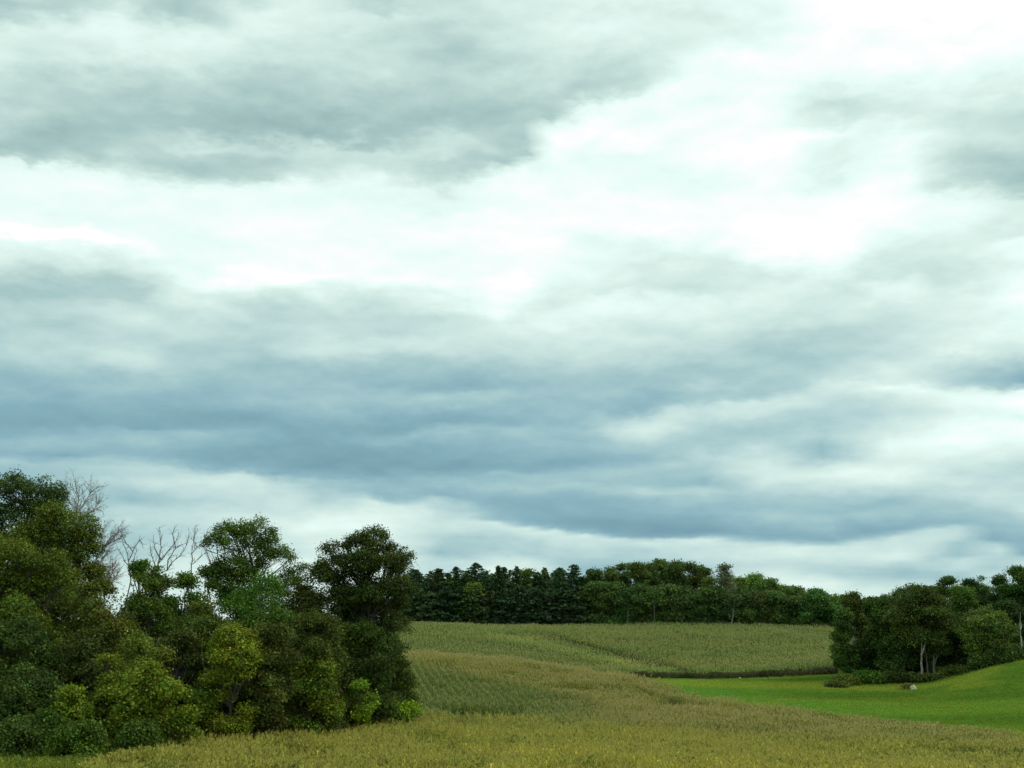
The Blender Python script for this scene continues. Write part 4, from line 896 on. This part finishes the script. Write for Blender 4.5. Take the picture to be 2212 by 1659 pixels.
def near_label(px, used, pre):
    q = min((m for m in mains if m[2] not in used), key=lambda m: abs(m[0] - px)); used.add(q[2])
    return pre + (' pine, the ' if q[1] == 'pine' else ' ') + q[2]
used_low = set()
# lower front storey that closes the wood's face
for i, px in enumerate(range(400, 842, 15)):
    rs_ = random.Random(i); conif = px < 590
    tp = 588 + rs_.uniform(-5, 5) + max(0, (px - 700) / 140 * 10)
    if conif: pine(near_label(px, used_low, 'low dark boughs below far'), px, tp, 9, 397, (.022, .045, .024), 400 + i, 'understorey trees closing the edge of the far wood', nb=260)
    else: tree('broadleaf_tree', near_label(px, used_low, 'low dark tree beneath far'), px, tp, 14, 397, (.026 + .018 * rs_.random(), .044 + .026 * rs_.random(), .028), group='understorey trees closing the edge of the far wood', nleaf=3600, size=.5, per=7, low=.0, seed=300 + i, npuff=10, tr=.15)
for px, r1, r2, ln, lb in ((628,615,601,0,'thin pale trunk at the face of the far wood below the tufted tree'),(654,612,594,0,'straight pale trunk below the far wood hump'),(732,620,606,2.5,'leaning white trunk at the foot of the far wood')):
    branchy('bare_trunk_tree', lb, px, 391, [[(px, r1), (px + ln * .5, (r1 + r2) / 2), (px + ln, r2)]], BARKD if ln == 0 else BARKG, 0, 1, int(px), FW, r0=.13)

# ------------------------------------------------------------------ boulders
def boulder(label, px, row, Y, w, h, seed):
    rs = np.random.RandomState(seed); import bmesh
    bm = bmesh.new(); bmesh.ops.create_icosphere(bm, subdivisions=3, radius=1)
    for v in bm.verts:
        n = mnoise.noise(v.co * 1.3 + Vector((seed, 0, 0))) * .35
        v.co = v.co * (1 + n); v.co.z = max(v.co.z, -.5)
        v.co.x *= w / 2; v.co.y *= w / 2 * .8; v.co.z *= h / 1.5
    me = bpy.data.meshes.new('boulder'); bm.to_mesh(me); bm.free()
    me.materials.append(STONE); o = bpy.data.objects.new('boulder', me); COL.objects.link(o)
    x = xat(px, Y, row); o.location = (x, Y, g1(x, Y) + h * .3); o.rotation_euler = (0, .15, .4); tag(o, label, 'boulder'); return o
STONE = barkmat('pale_limestone', (.42, .39, .29), (.66, .62, .48), 4)
boulder('large white boulder on the pasture in front of the right wood', 913.5, 687, 201, 1.0, .8, 3)
boulder('tiny white stone at the foot of the far corn edge', 740, 680, 235, .38, .32, 5)

# ------------------------------------------------------------------ weeds
def weeds(name, label, poly, dens, h, cols, seed, size=.10, ex=None):
    rs = np.random.RandomState(seed); P = np.array(poly, float)
    y0, y1 = P[:, 1].min(), P[:, 1].max(); p0, p1 = P[:, 0].min(), P[:, 0].max()
    xs0, xs1 = min(xat(p0, y0), xat(p0, y1)), max(xat(p1, y0), xat(p1, y1))
    n = int((xs1 - xs0) * (y1 - y0) * dens); x = rs.uniform(xs0, xs1, n); y = rs.uniform(y0, y1, n)
    ok = inpoly(pxof(x, y), y, poly); x, y = x[ok], y[ok]; n = len(x)
    hh = h * (.5 + fbm(x * .5, y * .5, 3)) ; per = 9; li = np.repeat(np.arange(n), per)
    c = np.stack([x, y, G(x, y)], 1)[li] + np.stack([rs.normal(0, .18, n * per), rs.normal(0, .18, n * per), rs.rand(n * per) ** .7 * hh[li]], 1)
    nrm = unit(rs.normal(0, .7, (n * per, 3)) + [0, 0, .3]); a = unit(np.cross(nrm, rs.normal(0, .5, (n * per, 3))) + [0, 0, .5]); b = unit(np.cross(nrm, a))
    s = size * rs.uniform(.6, 1.4, (n * per, 1)); V, f = quads(c, a * s, b * s * .35)
    t = np.clip((fbm(x * .25 + 3, y * .25, 3) - .35) * 3, 0, 1)[li][:, None]; cc = np.array([cols[0]]) * (1 - t) + np.array([cols[1]]) * t
    if len(cols) > 2:
        m = rs.rand(n)[li] < .06; cc[m] = cols[2]
    o = mk(name, V, f, CROP, np.clip(cc * rs.normal(1, .2, (n * per, 1)), .002, .9)); tag(o, label, kind='stuff'); return o
weeds('roadside_weeds', 'yellow green weeds in front of the thicket at the bottom left', [(-60,62),(84,62),(92,76),(140,86),(200,98),(150,100),(60,92),(-60,92)], 14, 1.0, [(.11,.17,.02), (.23,.25,.03), (.60,.46,.02)], 1)
weeds('verge_grass', 'tall green grass between the thicket and the corn', [(190,97),(260,105),(330,109),(398,113),(424,122),(412,140),(380,130),(330,118),(240,110),(180,101)], 11, 1.3, [(.11,.19,.02), (.24,.26,.04)], 2)
weeds('corner_weeds', 'brown and pale weeds at the foot of the corn rows', [(398,110),(436,112),(446,122),(424,130),(404,124)], 7, 1.0, [(.12,.11,.05), (.22,.20,.10), (.35,.3,.15)], 3)
weeds('ditch_weeds', 'dark brown weeds along the foot of the far corn', [(590,229),(640,233.5),(680,235),(720,234),(760,236),(800,237),(838,240),(838,243),(800,240),(760,239.5),(720,237.5),(680,238.5),(640,236.5),(590,232)], 7, 1.1, [(.05,.05,.022), (.10,.085,.035)], 4, .2)
def pasture_grass():
    rs = np.random.RandomState(77); n = 90000
    y = rs.uniform(106, 300, n); x = rs.uniform(0, 140, n)
    px = pxof(x, y); ok = inpoly(px, y + 3.5 * (fbm(x * .35, y * .35, 3) - .5), PASTURE) & (px < 1090) & ((px > 840) | (y < 243)); x, y = x[ok], y[ok]; n = len(x)
    z = G(x, y); px = pxof(x, y)
    edge = np.interp(px, [600, 720, 800, 880, 970, 1024, 1400], [200, 158, 142, 137, 126, 119, 108]); ed = np.exp(-np.clip(y - edge, 0, 99) / 7)
    st = fbm(x * .020 + z * .35 + 3, y * .055 - z * .2, 4); dry = np.clip((st - .47) * 5, 0, 1) * .8 + ed * .75 * np.clip((px - 640) / 120, 0, 1)
    st2 = fbm(x * .016 + 40, y * .05 + z * .3, 4); deep = np.clip((st2 - .42) * 4, 0, 1) * np.clip((x - 28) / 18, 0, 1); rt = np.clip((x - 25) / 30, 0, 1)
    mx_ = lambda c, o, k: c * (1 - k[:, None]) + np.array([o]) * k[:, None]
    c = np.broadcast_to(np.array([[.085, .185, .028]]), (n, 3)) * 1.0
    c = mx_(c, (.105, .170, .016), rt * .85); c = mx_(c, (.046, .105, .009), np.clip(deep, 0, 1) * .9); c = mx_(c, (.20, .235, .03), np.clip(dry, 0, 1) * .6)
    c = c * (.8 + .4 * fbm(x * .5, y * .5, 3))[:, None] * np.array([[2.15, 1.75, 1.6]])
    per = 5; li = np.repeat(np.arange(n), per); N_ = n * per
    ct = np.stack([x, y, z + .06], 1)[li] + np.stack([rs.normal(0, .16, N_), rs.normal(0, .16, N_), rs.rand(N_) * .09 * (.5 + fbm(x * .3, y * .3, 2))[li]], 1)
    an = rs.rand(N_) * 6.28; a = np.stack([np.cos(an) * .5, np.sin(an) * .5, rs.uniform(.35, 1, N_)], 1); b = unit(np.cross(a, rs.normal(0, 1, (N_, 3))))
    sz = rs.uniform(.06, .13, (N_, 1)); V, f = quads(ct, a * sz, b * sz * .5)
    o = mk('pasture_grass', V, f, CROP, np.clip(c[li] * rs.normal(1, .15, (N_, 1)), .002, .9)); tag(o, 'short bright green grass growing over the pasture', kind='stuff')
pasture_grass()
print('objects', len(bpy.data.objects))
